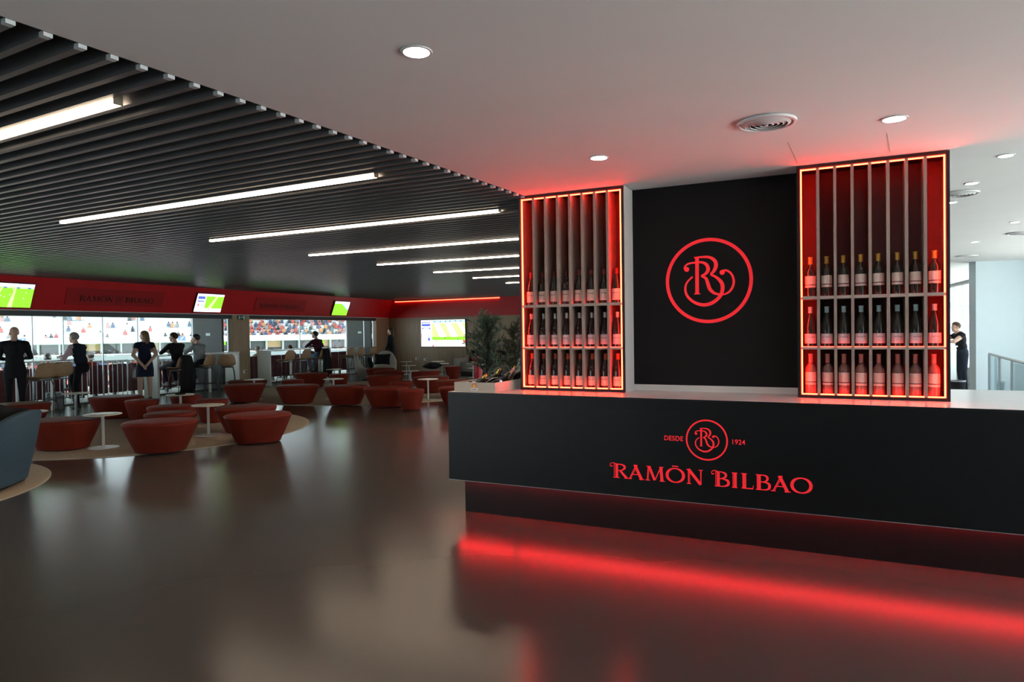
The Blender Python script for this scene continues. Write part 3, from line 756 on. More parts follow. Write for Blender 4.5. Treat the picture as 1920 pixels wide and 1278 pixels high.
m.prism([(.245, .015), (.295, .015), (.295, .125), (.245, .125)], 0, -.001)
m.prism([(.06, .10), (.085, .10), (.085, .125), (.06, .125)], 0, -.001)
m.prism([(.05, .055), (.10, .065), (.095, .098), (.06, .095)], 0, -.001)
m.prism([(.05, .055), (.07, .06), (.045, .018), (.03, .022)], 0, -.001)
m.prism([(.08, .06), (.10, .06), (.115, .02), (.10, .018)], 0, -.001)
m.prism([(.13, .07), (.19, .07), (.19, .09), (.13, .09)], 0, -.001)
m.prism([(.19, .055), (.22, .08), (.19, .105)], 0, -.001)
m.build('pictogram', M_EXITW, ex)
def socket(label, loc, rot):
    t = thing('wall_socket', label, 'socket', loc, rot)
    MB().box(0, .16, -.012, 0, 0, .09).build('plate', M_SOCKET, t)
    MB().box(.09, .15, -.0135, -.012, .015, .075).build('insert', M_SOCKETD, t)
socket('wall socket low on the oak pillar', W2(-8.38, -.062, .40), A_WIN)
socket('wall socket with a dark insert under the large television', BACK(1.42, -.002, .45), A_BACK)
socket('pale wall socket under the large television, nearer the sofa', BACK(1.85, -.002, .42), A_BACK)

# ------------------------------------------------------------------ rugs, ottomans, side tables
def rug(label, x, y, r):
    t = thing('round_rug', label, 'rug', (x, y, .0005))
    MB().lathe([(r, 0), (r, .006), (r - .006, .009)], 96).build('pile', M_RUG, t)
    MB().lathe([(r + .012, 0), (r + .012, .005), (r + .001, .0075), (r + .001, 0)], 96, cap=False).build('binding', mat('rug binding', (.50, .43, .34), .9), t)
rug('round beige rug under the ottomans next to the blue armchair', -6.25, 11.50, 2.68)
rug('round beige rug under the ottomans in front of the grey sofas', -3.774, 18.694, 3.728)
rug('round beige rug under the slate blue armchair', -7.15, 6.75, 2.11)
ZR = .0098
def ottoman_proto(a, b, h):
    t = thing('ottoman', 'x', 'ottoman')
    prof = [(.64, .012), (.665, .018), (.70, .06), (.80, .16), (.90, .27), (.965, .345), (.99, .375), (1.0, .390)]
    top = [(.995, .402), (.97, .412), (.92, .418), (.75, .424), (.5, .428), (.2, .429)]
    seg = 40
    def ring(r, z):
        out = []
        for j in range(seg):
            an = 2 * pi * j / seg; c, s = cos(an), sin(an)
            out.append((a * r * abs(c) ** .86 * (1 if c >= 0 else -1), b * r * abs(s) ** .86 * (1 if s >= 0 else -1), z * h / .42))
        return out
    MB().loft([ring(r, z) for r, z in prof], cap=True).build('upholstered_side', M_LEATHER, t, True)
    MB().loft([ring(1.0, .3905)] + [ring(r, z) for r, z in top], cap=True).build('seat_top', M_LEATHER, t, True)
    MB().loft([ring(.56, 0), ring(.57, .0115)], cap=True).build('base_ring', M_DARKBASE, t)
    return t
O_BIG = ottoman_proto(.475, .40, .42); O_MED = ottoman_proto(.36, .33, .41); O_SML = ottoman_proto(.275, .26, .42)
g1, g2 = 'red ottomans on the rug by the blue armchair', 'red ottomans on the rug by the grey sofas'
R1, R2 = 'rug by the blue armchair', 'rug by the grey sofas'
OTT = [ # proto, x, y, rotation, label, group
 (O_BIG, -4.83, 9.33, .15, 'large red leather ottoman at the rug rim beside the nearest white table', g1),
 (O_BIG, -3.78, 10.10, .5, 'large red leather ottoman overhanging the rug edge beside the open floor', g1),
 (O_BIG, -4.34, 11.09, .4, 'large red ottoman tucked behind the one overhanging the rug edge', g1),
 (O_BIG, -6.38, 9.66, .1, 'large red ottoman half hidden by the slate blue armchair', g1),
 (O_SML, -6.75, 12.41, 0, 'small red ottoman beside the long one near the white railing', g1),
 (O_MED, -5.23, 10.40, .2, 'medium red ottoman right behind the large one at the rug rim', g1),
 (O_MED, -5.72, 11.40, .1, 'medium red ottoman in the middle of the rug by the armchair', g1),
 (O_SML, -5.45, 12.35, 0, 'small red ottoman behind the white table with the bare top', g1),
 (O_SML, -6.30, 13.15, 0, 'small red ottoman behind the table with the small tray', g1),
 (O_BIG, -7.71, 13.24, -.2, 'large red ottoman in front of the white rod railing', g1),
 (O_BIG, -8.72, 12.05, .2, 'large red ottoman in front of the man in the dark suit', g1),
 (O_BIG, -6.29, 15.99, .2, 'large red ottoman at the rug end near the oak pillar', g2),
 (O_BIG, -6.72, 17.30, .2, 'large red ottoman behind the one near the oak pillar', g2),
 (O_BIG, -4.87, 15.45, .1, 'large red ottoman at the rug edge in front of the bar stools', g2),
 (O_SML, -5.55, 17.22, 0, 'small red ottoman behind the large one at the rug edge', g2),
 (O_BIG, -3.69, 15.10, 0, 'large red ottoman at the middle of the front rug edge', g2),
 (O_BIG, -5.91, 20.06, .1, 'large red ottoman beneath the man in the purple sweater', g2),
 (O_SML, -4.92, 19.37, 0, 'small bright red ottoman behind the two thin white tables', g2),
 (O_BIG, -3.49, 18.51, .1, 'large red ottoman beside the grey lounge chair', g2),
 (O_BIG, -2.72, 14.64, .1, 'large red ottoman partly behind the small one off the rug', g2),
 (O_SML, -2.09, 14.00, 0, 'small red ottoman standing half off the rug on the dark floor', g2),
 (O_SML, -2.63, 16.16, 0, 'small red ottoman hidden behind the large one by the rug edge', g2),
 (O_BIG, -2.12, 17.75, 0, 'large red ottoman behind the white table in the far corner of the rug', g2),
 (O_BIG, -1.35, 16.32, .1, 'large red ottoman by the end of the black counter', g2),
 (O_MED, -1.22, 14.57, 0, 'medium red ottoman cut off by the black counter', g2),
 (O_BIG, -4.28, 22.14, .1, 'large red ottoman closest to the second grey lounge chair', g2),
 (O_BIG, -3.75, 20.80, .1, 'large red ottoman between lounge chair and side table', g2),
 (O_BIG, -2.61, 20.36, 0, 'large red ottoman with a black cushion lying on it', g2),
 (O_SML, -2.0, 23.0, 0, 'small red ottoman in front of the grey sofa', g2),
]
seen = set()
for pr, x, y, rz, lab, g in OTT:
    r1 = math.hypot(x + 6.25, y - 11.5) < 2.68; r2 = math.hypot(x + 3.774, y - 18.694) < 3.728
    z = ZR if (r1 or r2) else .0
    if id(pr) in seen: dup(pr, (x, y, z), rz, lab, g)
    else:
        seen.add(id(pr)); pr.location = (x, y, z); pr.rotation_euler = (0, 0, rz); pr['label'] = lab; pr['group'] = g
def table_proto():
    t = thing('side_table', 'x', 'table')
    MB().lathe([(.235, .468), (.245, .472), (.245, .478), (.24, .481)], 40).build('table_top', M_CREAM, t, True)
    MB().lathe([(.021, .008), (.021, .468)], 16).build('pole', M_STEEL, t, True)
    MB().lathe([(.20, 0), (.20, .005), (.05, .0085), (.025, .012)], 36).build('base_plate', M_STEEL, t, True)
    return t
TP = table_proto(); g1, g2 = 'round side tables on the rug by the armchair', 'round side tables on the rug by the sofas'
TAB = [(-5.84, 9.70, 'round cream side table standing clear on the rug by the armchair', g1), (-4.82, 10.78, 'round cream side table in front of the small ottoman, bare top', g1),
 (-8.62, 13.45, 'round cream side table in front of the man in the padded vest', g1), (-6.20, 12.72, 'round cream side table carrying a small dark tray', g1), (-7.21, 10.15, 'round cream side table behind the black cushion of the armchair', g1),
 (-6.30, 16.62, 'round cream side table between the two ottomans near the oak pillar', g2), (-4.32, 16.45, 'round cream side table between the two ottomans at the rug edge', g2), (-5.42, 20.75, 'round cream side table behind the small bright red ottoman', g2),
 (-1.98, 15.95, 'round white side table with glossy leaflets near the counter end', g2), (-2.90, 19.40, 'round cream side table in the middle of the far rug', g2), (-3.45, 22.75, 'round cream side table in front of the second lounge chair', g2),
 (-3.98, 25.65, 'small cream side table against the oak wall beside the lounge chair', g2), (-2.78, 25.5, 'small cream side table under the large television', g2), (-1.35, 23.4, 'round cream side table in front of the sofa cushions', g2), (-1.10, 20.4, 'round cream side table with a dark coaster by the olive tree', g2), (-2.45, 23.75, 'round cream side table at the sofa end', g2)]
for k, (x, y, lab, g) in enumerate(TAB):
    r1 = math.hypot(x + 6.25, y - 11.5) < 2.45; r2 = math.hypot(x + 3.774, y - 18.694) < 3.5
    z = ZR if (r1 or r2) else .0005
    if k == 0: TP.location = (x, y, z); TP['label'] = lab; TP['group'] = g
    else: dup(TP, (x, y, z), 0, lab, g)
def leaflet(label, x, y, z, w, d, m, rot):
    t = thing('tray' if 'tray' in label else ('coaster' if 'coaster' in label else 'leaflet'), label, 'tray' if 'tray' in label else ('coaster' if 'coaster' in label else 'leaflet'), (x, y, z), rot)
    if 'leaflet' in label:
        MB().hprism([(-w, -d), (w, -d), (w, d), (-w, d)], 0, .002).build('sheet', m, t)
    else:
        MB().lathe([(w * .9, 0), (w, .004), (w, .016), (w * .95, .016), (w * .9, .005)], 24).build('body', m, t)
    return t
M_PAPER = mat('white paper', (.82, .82, .80), .25)
leaflet('white leaflet with a glossy face on the table near the counter', -2.06, 15.90, ZR + .4815, .07, .10, M_PAPER, .3)
leaflet('second white leaflet on the table near the counter', -1.88, 16.00, ZR + .4815, .07, .10, M_PAPER, -.4)
leaflet('small dark tray on the cream side table', -6.20, 12.72, ZR + .4815, .09, .09, M_CUSH, 0)
leaflet('small dark coaster on the table by the olive tree', -1.08, 20.38, ZR + .4815, .06, .06, M_CUSH, 0)

# ------------------------------------------------------------------ cushions and soft seating
def cushion(label, w, h, d, loc, rot, m=M_CUSH, logo=False, group=None):
    t = thing('cushion', label, 'cushion', loc, rot, group)
    n = 10; mb = MB(); vs = []; fs = []
    for sgn in (-1, 1):
        o = len(vs)
        for i in range(n + 1):
            for j in range(n + 1):
                a, b = -1 + 2 * i / n, -1 + 2 * j / n
                k = (1 - a ** 4) * (1 - b ** 4)
                pin = 1 - .10 * ((1 - a * a) * abs(b) ** 3 + (1 - b * b) * abs(a) ** 3)
                vs.append((a * w / 2 * pin, sgn * d / 2 * (.06 + .94 * max(k, 0) ** .5), h / 2 + b * h / 2 * pin))
        for i in range(n):
            for j in range(n):
                q = (o + i * (n + 1) + j, o + (i + 1) * (n + 1) + j, o + (i + 1) * (n + 1) + j + 1, o + i * (n + 1) + j + 1)
                fs.append(q if sgn < 0 else tuple(reversed(q)))
    o = (n + 1) ** 2
    per = [i * (n + 1) for i in range(n + 1)] + [n * (n + 1) + j for j in range(1, n + 1)] + [i * (n + 1) + n for i in range(n - 1, -1, -1)] + [j for j in range(n - 1, 0, -1)]
    for a, b in zip(per, per[1:] + per[:1]): fs.append((a, a + o, b + o, b))
    mb.add(vs, fs).build('cover', m, t, True)
    if logo:
        mb = MB(); c = [(w * .16 * cos(2 * pi * k / 24), h / 2 + w * .16 * sin(2 * pi * k / 24)) for k in range(24)]
        ribbon(mb, c, .014, -d / 2 - .003, -d / 2 + .004, True)
        ribbon(mb, [(-.02, h / 2 - .05), (-.02, h / 2 + .05)], .012, -d / 2 - .003, -d / 2 + .004)
        ribbon(mb, spline([(-.02, h / 2 + .05), (.03, h / 2 + .03), (-.01, h / 2), (.04, h / 2 - .03), (-.02, h / 2 - .05)], 4), .010, -d / 2 - .003, -d / 2 + .004)
        mb.build('print', M_CUSHLOGO, t)
    return t
def tub_seat(name, label, cat, loc, rot, w, d, hs, hb, ha, lean, th, m_out, m_in, m_seat, base_h=.05, sq=.6):
    """upholstered shell that wraps round back and sides; open towards +y"""
    t = thing(name, label, cat, loc, rot)
    n = 36; outer = []; 
    for k in range(n + 1):
        a = -pi * 1.06 + pi * 1.12 * k / n + -.0         # from one arm tip round the back to the other
        c, s = cos(a), sin(a)
        x = w / 2 * abs(c) ** sq * (1 if c >= 0 else -1); y = (d / 2 if s < 0 else d / 2) * abs(s) ** sq * (1 if s >= 0 else -1)
        if s > -.12: y = y * 1.0
        bk = max(0, -s) ** .8
        outer.append((x, y, bk))
    # arms run straight forward from the ends
    tipL, tipR = outer[0], outer[-1]
    fwd = [(tipR[0], tipR[1] + d * .42 * k / 5, 0) for k in range(1, 6)]
    fwl = [(tipL[0], tipL[1] + d * .42 * k / 5, 0) for k in range(5, 0, -1)]
    path = fwl + outer + fwd
    rings = []
    N = len(path)
    for i, (x, y, bk) in enumerate(path):
        a, b = path[max(i - 1, 0)], path[min(i + 1, N - 1)]
        tx, ty = b[0] - a[0], b[1] - a[1]; l = math.hypot(tx, ty) or 1; nx, ny = ty / l, -tx / l
        h = ha + (hb - ha) * bk; L = lean * (.5 + .5 * bk)
        rings.append([(x - nx * .02, y - ny * .02, base_h), (x + nx * L * .5, y + ny * L * .5, base_h + (h - base_h) * .5), (x + nx * L, y + ny * L, h - .02), (x + nx * (L - .015), y + ny * (L - .015), h),
                      (x + nx * (L - th + .015), y + ny * (L - th + .015), h), (x + nx * (L - th), y + ny * (L - th), h - .02), (x - nx * th, y - ny * th, hs * .6), (x - nx * th, y - ny * th, base_h)])
    MB().loft(rings).build('shell', m_out, t, 50)
    MB().rbox(-w / 2 + th * .9, w / 2 - th * .9, -d / 2 + th * .9, d * .47, base_h + .01, hs, .05).build('seat_cushion', m_seat, t, 50)
    MB().rbox(-w / 2 + .10, w / 2 - .10, -d / 2 + .10, d * .40, 0, base_h, .012).build('plinth', M_DARKBASE, t)
    return t
arm = tub_seat('armchair', 'slate blue fabric tub armchair seen from the side at the rug edge', 'armchair', (-5.66, 7.17, .0099), radians(104), .92, .82, .40, .80, .46, .13, .10, M_BLUEFAB, M_BLUEDARK, M_BLUEDARK)
cushion('black cushion poking out above the slate blue armchair back', .42, .42, .15, (-5.50, 7.26, .47), (radians(12), .25, radians(80)))
sofa = tub_seat('sofa', 'long light grey sofa with a rounded back under the television', 'sofa', (-.72, 24.75, .0), A_BACK + pi, 2.5, .90, .46, .84, .60, .06, .12, M_GREYFAB, M_GREYFAB, M_GREYFAB, .10, .35)
def on_sofa(x, y): 
    c, s = cos(A_BACK), sin(A_BACK); return (-.72 + x * c - y * s, 24.75 + x * s + y * c, .463)
cushion('black cushion with a dark red print at the end of the grey sofa', .48, .44, .14, on_sofa(-.90, .18), (radians(-14), .05, A_BACK), logo=True)
cushion('flat black cushion slumped between two printed cushions on the sofa', .56, .32, .14, on_sofa(-.36, .16), (radians(-22), 0, A_BACK))
cushion('black cushion with a dark red print beside the olive tree', .48, .44, .14, on_sofa(.20, .18), (radians(-14), .12, A_BACK), logo=True)
cushion('black cushion lying flat on a red ottoman', .46, .46, .15, (-2.50, 20.42, .535), (radians(78), .12, .6))
def lounge(label, loc, rot):
    """low reclining shell chair: curved back leaning over a puffed seat"""
    t = thing('lounge_chair', label, 'chair', loc, rot)
    prof = [(.36, .12), (.40, .26), (.30, .36), (.05, .38), (-.14, .42), (-.26, .58), (-.34, .80), (-.40, .90), (-.47, .88), (-.47, .70), (-.44, .45), (-.36, .20), (-.22, .08), (.20, .06)]
    prof = spline(prof + [prof[0]], 3)[:-1]
    rings = []
    for k in range(13):
        u = -1 + 2 * k / 12; s = (1 - abs(u) ** 3.2 * .45)
        rings.append([(u * .41, y * (1 - .10 * abs(u) ** 3) - .03 * abs(u) ** 2, .10 + (z - .10) * (s if z > .1 else 1)) for y, z in prof])
    MB().loft(rings).build('upholstered_shell', M_GREYFAB, t, 50)
    MB().lathe([(.24, 0), (.24, .012), (.10, .05), (.10, .075)], 24).build('base', M_DARKBASE, t, True)
    return t
lounge('light grey lounge chair seen from the side with a black cushion', (-4.86, 23.1, 0), radians(-75))
cushion('black cushion resting on the side-facing lounge chair', .40, .38, .14, (-4.72, 23.02, .40), (radians(-20), .2, radians(105)))
lounge('light grey lounge chair facing into the room in front of the standing woman', (-4.72, 24.72, 0), radians(172))
cushion('wide black cushion with a dark print on the room-facing lounge chair', .60, .40, .14, (-4.70, 24.60, .43), (radians(-16), 0, radians(-8)))

# ------------------------------------------------------------------ bar stools, high tables
def stool_proto():
    t = thing('bar_stool', 'x', 'bar stool')
    prof = [(.20, .715, .17), (.17, .735, .20), (.05, .738, .215), (-.08, .735, .22), (-.16, .760, .22), (-.20, .82, .222), (-.225, .90, .215), (-.245, 1.0, .185), (-.255, 1.05, .13), (-.257, 1.065, .07)]
    pr = spline(prof, 3); n = 10; rings = []
    for k, (y, z, w) in enumerate(pr):
        a = pr[max(k - 1, 0)]; b = pr[min(k + 1, len(pr) - 1)]; ty, tz = b[0] - a[0], b[1] - a[1]; l = math.hypot(ty, tz); ny, nz = tz / l, -ty / l
        up = []; dn = []
        for j in range(n + 1):
            u = -1 + 2 * j / n; c = .055 * u * u
            px = u * w
            up.append((px, y + abs(ny) * c * 1.0, z + abs(nz) * c)); dn.append((px, y + abs(ny) * c + ny * .011, z + abs(nz) * c + nz * .011))
        rings.append(up + list(reversed(dn)))
    MB().loft(rings).build('shell', M_WICKER, t, 50)
    MB().box(-.15, .15, -.12, .13, .700, .722).build('seat_plate', M_METALBLK, t)
    for sx in (-1, 1):
        for sy in (-1, 1):
            MB().tube([(sx * .14, sy * .11, .715), (sx * .165, sy * .14, .60), (sx * .225, sy * .215, 0)], .0095, 8).build('leg', M_METALBLK, t, True)
    q = [(.197, .182, .30), (-.197, .182, .30), (-.197, -.182, .30), (.197, -.182, .30), (.197, .182, .30)]
    MB().tube(q, .008, 6).build('footrest', M_METALBLK, t, True)
    return t
SP = stool_proto(); gs = 'woven bar stools along the stadium windows'
STOOLS = [(-15.35, -1.35, 70, 'woven bar stool seen from behind next to the man in the dark suit'), (-14.85, -1.15, 62, 'woven bar stool seen from behind beside the man in the padded vest'),
 (-11.95, -1.40, 68, 'woven bar stool under the man in black, with his coat over it'), (-10.90, -1.15, 75, 'woven bar stool under the man in the grey shirt'), (-10.60, -1.62, 20, 'empty woven bar stool in front of the oak pillar'),
 (-7.75, -1.18, 68, 'first empty woven bar stool at the long white table'), (-6.95, -1.15, 68, 'second empty woven bar stool at the long white table'), (-6.05, -1.15, 68, 'woven bar stool under the man in the purple sweater'),
 (-4.45, -1.1, 68, 'woven bar stool beyond the white table end panel'), (-3.85, -1.1, 68, 'woven bar stool between two others beside the grey partition'), (-2.95, -1.05, 68, 'last woven bar stool beside the grey lounge chair')]
for k, (x, y, a, lab) in enumerate(STOOLS):
    p = W2(x, y, ZR if k in (4, 5, 6) else .0)
    if k == 0: SP.location = p; SP.rotation_euler = (0, 0, radians(a)); SP['label'] = lab; SP['group'] = gs
    else: dup(SP, p, radians(a), lab, gs)
def bar_table(label, x0, x1, y0, y1, panels):
    t = thing('bar_table', label, 'table', WIN_O, A_WIN)
    MB().box(x0, x1, y0, y1, 1.055, 1.085).build('table_top', M_WHITE, t)
    for a, b in panels: MB().box(a, b, y0 + .01, y1 - .01, 0, 1.055).build('end_panel', M_WHITE, t)
    for x in [x0 + (x1 - x0) * .33, x0 + (x1 - x0) * .62]:
        MB().box(x - .025, x + .025, y0 + .03, y0 + .08, 0, 1.055).build('leg', M_WHITE, t)
    return t
bar_table('white high table under the window beside the man in the dark suit', -16.2, -13.7, -.72, -.22, [(-16.2, -16.14)])
bar_table('white high table in front of the men seated at the window', -12.0, -9.2, -.72, -.22, [(-12.0, -11.94), (-9.26, -9.2)])
bar_table('long white high table with end panels at the far window', -8.0, -4.95, -.78, -.28, [(-8.0, -7.94), (-5.02, -4.95)])
# things on the high tables
def tumbler(label, x, y, m):
    t = thing('plastic_cup', label, 'cup', W2(x, y, 1.0855))
    MB().lathe([(.030, 0), (.031, .002), (.041, .125), (.039, .125), (.030, .006)], 18).build('cup', m, t, True)
    MB().lathe([(.0285, .005), (.0335, .055)], 16).build('drink', mat('red drink', (.25, .02, .02), .2), t, True)
tumbler('tall plastic cup with a red drink on the high table', -13.95, -.45, mat('clear plastic cup', (.85, .88, .90), .15, trans=.7))
box = thing('napkin_box', 'small white box on the high table beside the seated men', 'box', W2(-11.35, -.45, 1.0855), A_WIN + .2)
MB().rbox(-.07, .07, -.05, .05, 0, .10, .01).build('body', M_WHITE, box)
MB().box(-.04, .04, -.052, -.0495, .03, .07).build('label_print', M_FRAMEDK, box)
hat = thing('folded_jacket', 'black folded jacket heaped at the end of the long white table', 'jacket', W2(-5.30, -.52, 1.0855), A_WIN)
mb = MB()
for c, r in (((0, 0, .07), (.22, .17, .075)), ((.10, .03, .12), (.14, .12, .09)), ((-.12, -.02, .10), (.12, .13, .08))): mb.ellipsoid(c, r)
mb.build('cloth', M_CUSH, hat, True)
plinth = thing('speaker_box', 'low grey box on the floor under the foot of the man in the vest', 'box', W2(-14.42, -.40, 0), A_WIN - .5)
MB().rbox(-.16, .16, -.16, .16, .002, .36, .015).build('body', mat('grey metal box', (.20, .21, .22), .5), plinth)
MB().cyl(0, 0, 0, .004, .03, 14).xform(Matrix.Translation((0, -.16, .20)) @ Matrix.Rotation(pi / 2, 4, 'X')).build('knob', M_DARKBASE, plinth)
def coat(label, loc, rot, s=1.0):
    t = thing('coat', label, 'coat', loc, rot)
    n, m_ = 24, 14; prof = [(-.20, .12), (-.245, .40), (-.25, .80), (-.245, 1.02), (-.235, 1.085), (-.19, 1.09), (-.165, 1.03), (-.14, .90), (-.11, .80)]
    pr = spline(prof, 3); rings = []
    for k, (y, z) in enumerate(pr):
        f = (1.09 - z); row = []; back = []
        for j in range(n + 1):
            u = -1 + 2 * j / n; w = .155 + .075 * min(1, f * 1.9)
            wav = .018 * sin(u * 9 + 1.3) * min(1, f * 2)
            row.append((u * w * s, y - .045 * (1 - u * u) * (1 if k < len(pr) * .6 else -.2) + wav - (.03 if k < len(pr) * .6 else 0), z - .07 * u ** 4 * max(0, 1 - f * 2.5) + .07 * sin(u * 4.2 + 1.0) * max(0, f - .55)))
        rings.append(row)
    mb = MB()
    full = [r + [(x, y + .012, z - .004) for x, y, z in reversed(r)] for r in rings]
    mb.loft(full).build('cloth', M_CUSH, t, True)
    return t
coat('black coat hanging over the stool of the man in black', W2(-11.95, -1.40, 0), radians(68))
coat('black coat hanging over the stool of the man in the purple sweater', W2(-6.05, -1.15, 0), radians(68))

# ------------------------------------------------------------------ people
SKIN = mat('skin', (.50, .30, .22), .55, var=.05, vscale=20)
HAIRS = {'brown': mat('brown hair', (.055, .030, .017), .6, spec=.2, var=.25, vscale=40), 'fair': mat('fair brown hair', (.17, .10, .05), .6, spec=.2, var=.25, vscale=40),
         'grey': mat('grey hair', (.22, .20, .18), .6, var=.2, vscale=40), 'black': mat('black hair', (.016, .013, .012), .5)}
EYE = mat('dark eye', (.02, .02, .02), .3); LIP = mat('lips', (.38, .14, .12), .5)
def cloth(name, c): return mat(name, c, .85, spec=.2, var=.12, vscale=25)
STAND = dict(pel=(0, 0, .94), chest=(0, .01, 1.28), neck=(0, 0, 1.45), head=(0, .025, 1.585),
             shL=(.165, 0, 1.375), shR=(-.165, 0, 1.375), elL=(.235, -.02, 1.12), elR=(-.235, -.02, 1.12), wrL=(.235, .06, .88), wrR=(-.235, .06, .88),
             hipL=(.09, 0, .90), hipR=(-.09, 0, .90), knL=(.10, .02, .50), knR=(-.10, .02, .50), anL=(.10, -.02, .085), anR=(-.10, -.02, .085))
SIT = dict(STAND, pel=(0, -.02, .86), chest=(0, .07, 1.18), neck=(0, .11, 1.36), head=(0, .17, 1.49), shL=(.17, .09, 1.285), shR=(-.17, .09, 1.285),
           elL=(.25, .30, 1.12), elR=(-.25, .30, 1.12), wrL=(.08, .46, 1.135), wrR=(-.08, .46, 1.135),
           hipL=(.10, .02, .82), hipR=(-.10, .02, .82), knL=(.13, .42, .78), knR=(-.13, .40, .76), anL=(.12, .30, .40), anR=(-.12, .28, .40))
LOW = dict(STAND, pel=(0, 0, .48), chest=(0, .02, .80), neck=(0, .03, .98), head=(0, .06, 1.11), shL=(.17, .02, .90), shR=(-.17, .02, .90),
           elL=(.24, .12, .66), elR=(-.24, .12, .66), wrL=(.12, .34, .60), wrR=(-.12, .34, .60), hipL=(.10, .02, .46), hipR=(-.10, .02, .46),
           knL=(.13, .44, .48), knR=(-.13, .44, .48), anL=(.13, .46, .09), anR=(-.13, .46, .09))
def person(label, loc, rot, J, top, legs, shoes, hair, hyaw=0, hpitch=0, k=1.0, sleeve='long', long_hair=False, skirt=None, coat_m=None, vest=None, bare_legs=False, voxel=.0095, bald=False):
    t = thing('person', label, 'person', loc, rot)
    V = lambda n: Vector(J[n]) * k
    mats = [SKIN, top, legs, shoes, vest or top]
    mb = MB(); segs = []
    def cap(a, b, ra, rb, reg):
        a, b = Vector(a), Vector(b); ra *= k; rb *= k
        mb.ellipsoid(a, (ra, ra, ra), 12, 8); mb.ellipsoid(b, (rb, rb, rb), 12, 8); mb.tube([a, b], [ra, rb], 12)
        segs.append((a, b, ra, rb, reg))
    def ell(c, r, R, reg, wgt=1.0):
        s = len(mb.v); mb.ellipsoid((0, 0, 0), tuple(q * k for q in r), 16, 10); mb.xform(Matrix.Translation(c) @ R, s)
        segs.append((Vector(c), Vector(c) + Vector((0, 0, 1e-4)), min(r) * k * wgt, min(r) * k * wgt, reg))
    pel, chest, neck, head = V('pel'), V('chest'), V('neck'), V('head')
    ax = (neck - pel).normalized(); lat = (V('shL') - V('shR')).normalized(); fw = ax.cross(lat) * -1; lat = fw.cross(ax) * 1
    R = Matrix((lat, fw, ax)).transposed().to_4x4()
    torso = [(5, 4 if vest else 1)]
    TR = 4 if vest else 1
    ell(pel, (.158 if skirt else .146, .120, .13), R, 2); ell(pel.lerp(chest, .45), (.150, .112, .17), R, TR); ell(chest, (.172, .122, .19), R, TR); ell(chest.lerp(neck, .45), (.165, .10, .11), R, TR)
    cap(neck - ax * .05 * k, neck + (head - neck) * .45, .062, .054, 0)
    Rh = Matrix.Rotation(hyaw, 4, 'Z') @ Matrix.Rotation(-hpitch, 4, 'X')
    hv = lambda p: head + (Rh @ Vector(p)) * k
    def hell(c, r, reg=0):
        s = len(mb.v); mb.ellipsoid((0, 0, 0), tuple(q * k for q in r), 14, 10); mb.xform(Matrix.Translation(hv(c)) @ Rh, s)
    hell((0, -.005, .03), (.074, .094, .092)); hell((0, .03, -.045), (.055, .062, .070)); hell((0, .092, -.005), (.012, .024, .022)); hell((.075, -.005, -.005), (.012, .018, .028)); hell((-.075, -.005, -.005), (.012, .018, .028))
    segs.append((hv((0, 0, -.08)), hv((0, 0, .09)), .075 * k, .075 * k, 0))
    for s in 'LR':
        sh, el, wr = V('sh' + s), V('el' + s), V('wr' + s)
        arm_r = {'long': [(2, 1)], 'none': [(2, 0)], 'cap': [(.38, 1), (2, 0)]}[sleeve]
        cap(sh, el, .062, .046, ('s', arm_r)); cap(el, wr, .044, .030, 1 if sleeve == 'long' else 0)
        cap(sh.lerp(chest, .35), sh, .075, .062, TR); cap(neck - ax * .035 * k, sh + ax * .005 * k, .050, .058, TR)
        d = (wr - el).normalized(); side = d.cross(Vector((0, 0, 1))).normalized() if abs(d.z) < .95 else Vector((1, 0, 0)); upv = side.cross(d)
        pc = wr + d * .05 * k; cap(wr, pc, .028, .030, 0)
        for i, (o, ln) in enumerate(((-.027, .060), (-.009, .070), (.009, .066), (.027, .052))):
            b = pc + side * o * k + d * .025 * k; m = b + d * ln * .55 * k; e = m + (d * .6 - upv * .8).normalized() * ln * .45 * k
            cap(b, m, .0098, .0092, 0); cap(m, e, .0092, .0082, 0)
        sg = 1 if s == 'L' else -1
        b = wr + d * .03 * k + side * (.026 * -sg) * k; cap(b, b + (d * .7 + side * -sg * .7).normalized() * .045 * k, .012, .0095, 0)
        hp, kn, an = V('hip' + s), V('kn' + s), V('an' + s)
        lr = 0 if bare_legs else 2
        cap(hp, kn, .086, .060, lr); cap(kn, an, .058, .038, lr)
        if True:
            dd = Vector((0, 1, 0)) if abs(kn.y - an.y) < .25 * k else Vector((0, 1, 0))
            cap(an + Vector((0, -.035, -.045)) * k, an + Vector((0, .14, -.055)) * k, .038, .028, 3); cap(an, an + Vector((0, 0, -.04)) * k, .042, .042, 3)
    me0 = mb.mesh('body', [SKIN])
    ob = bpy.data.objects.new('tmp', me0); COL.objects.link(ob)
    r = ob.modifiers.new('r', 'REMESH'); r.mode = 'VOXEL'; r.voxel_size = voxel; r.use_smooth_shade = True
    sm = ob.modifiers.new('s', 'SMOOTH'); sm.factor = .5; sm.iterations = 2
    bpy.context.view_layer.update()
    me = bpy.data.meshes.new_from_object(ob.evaluated_get(bpy.context.evaluated_depsgraph_get()))
    bpy.data.objects.remove(ob); bpy.data.meshes.remove(me0)
    me.materials.clear()
    for m in mats: me.materials.append(m)
    def region(p):
        best, reg = 1e9, 0
        for a, b, ra, rb, q in segs:
            d = b - a; L = d.length_squared; u = 0 if L < 1e-9 else max(0, min(1, (p - a).dot(d) / L))
            ds = (p - (a + d * u)).length - (ra + (rb - ra) * u)
            if ds < best:
                best = ds
                reg = next(v for lim, v in q[1] if u <= lim) if isinstance(q, tuple) else q
        return reg
    vr = [region(v.co) for v in me.vertices]
    me.polygons.foreach_set('material_index', [vr[p.vertices[0]] for p in me.polygons])
    me.name = 'body'
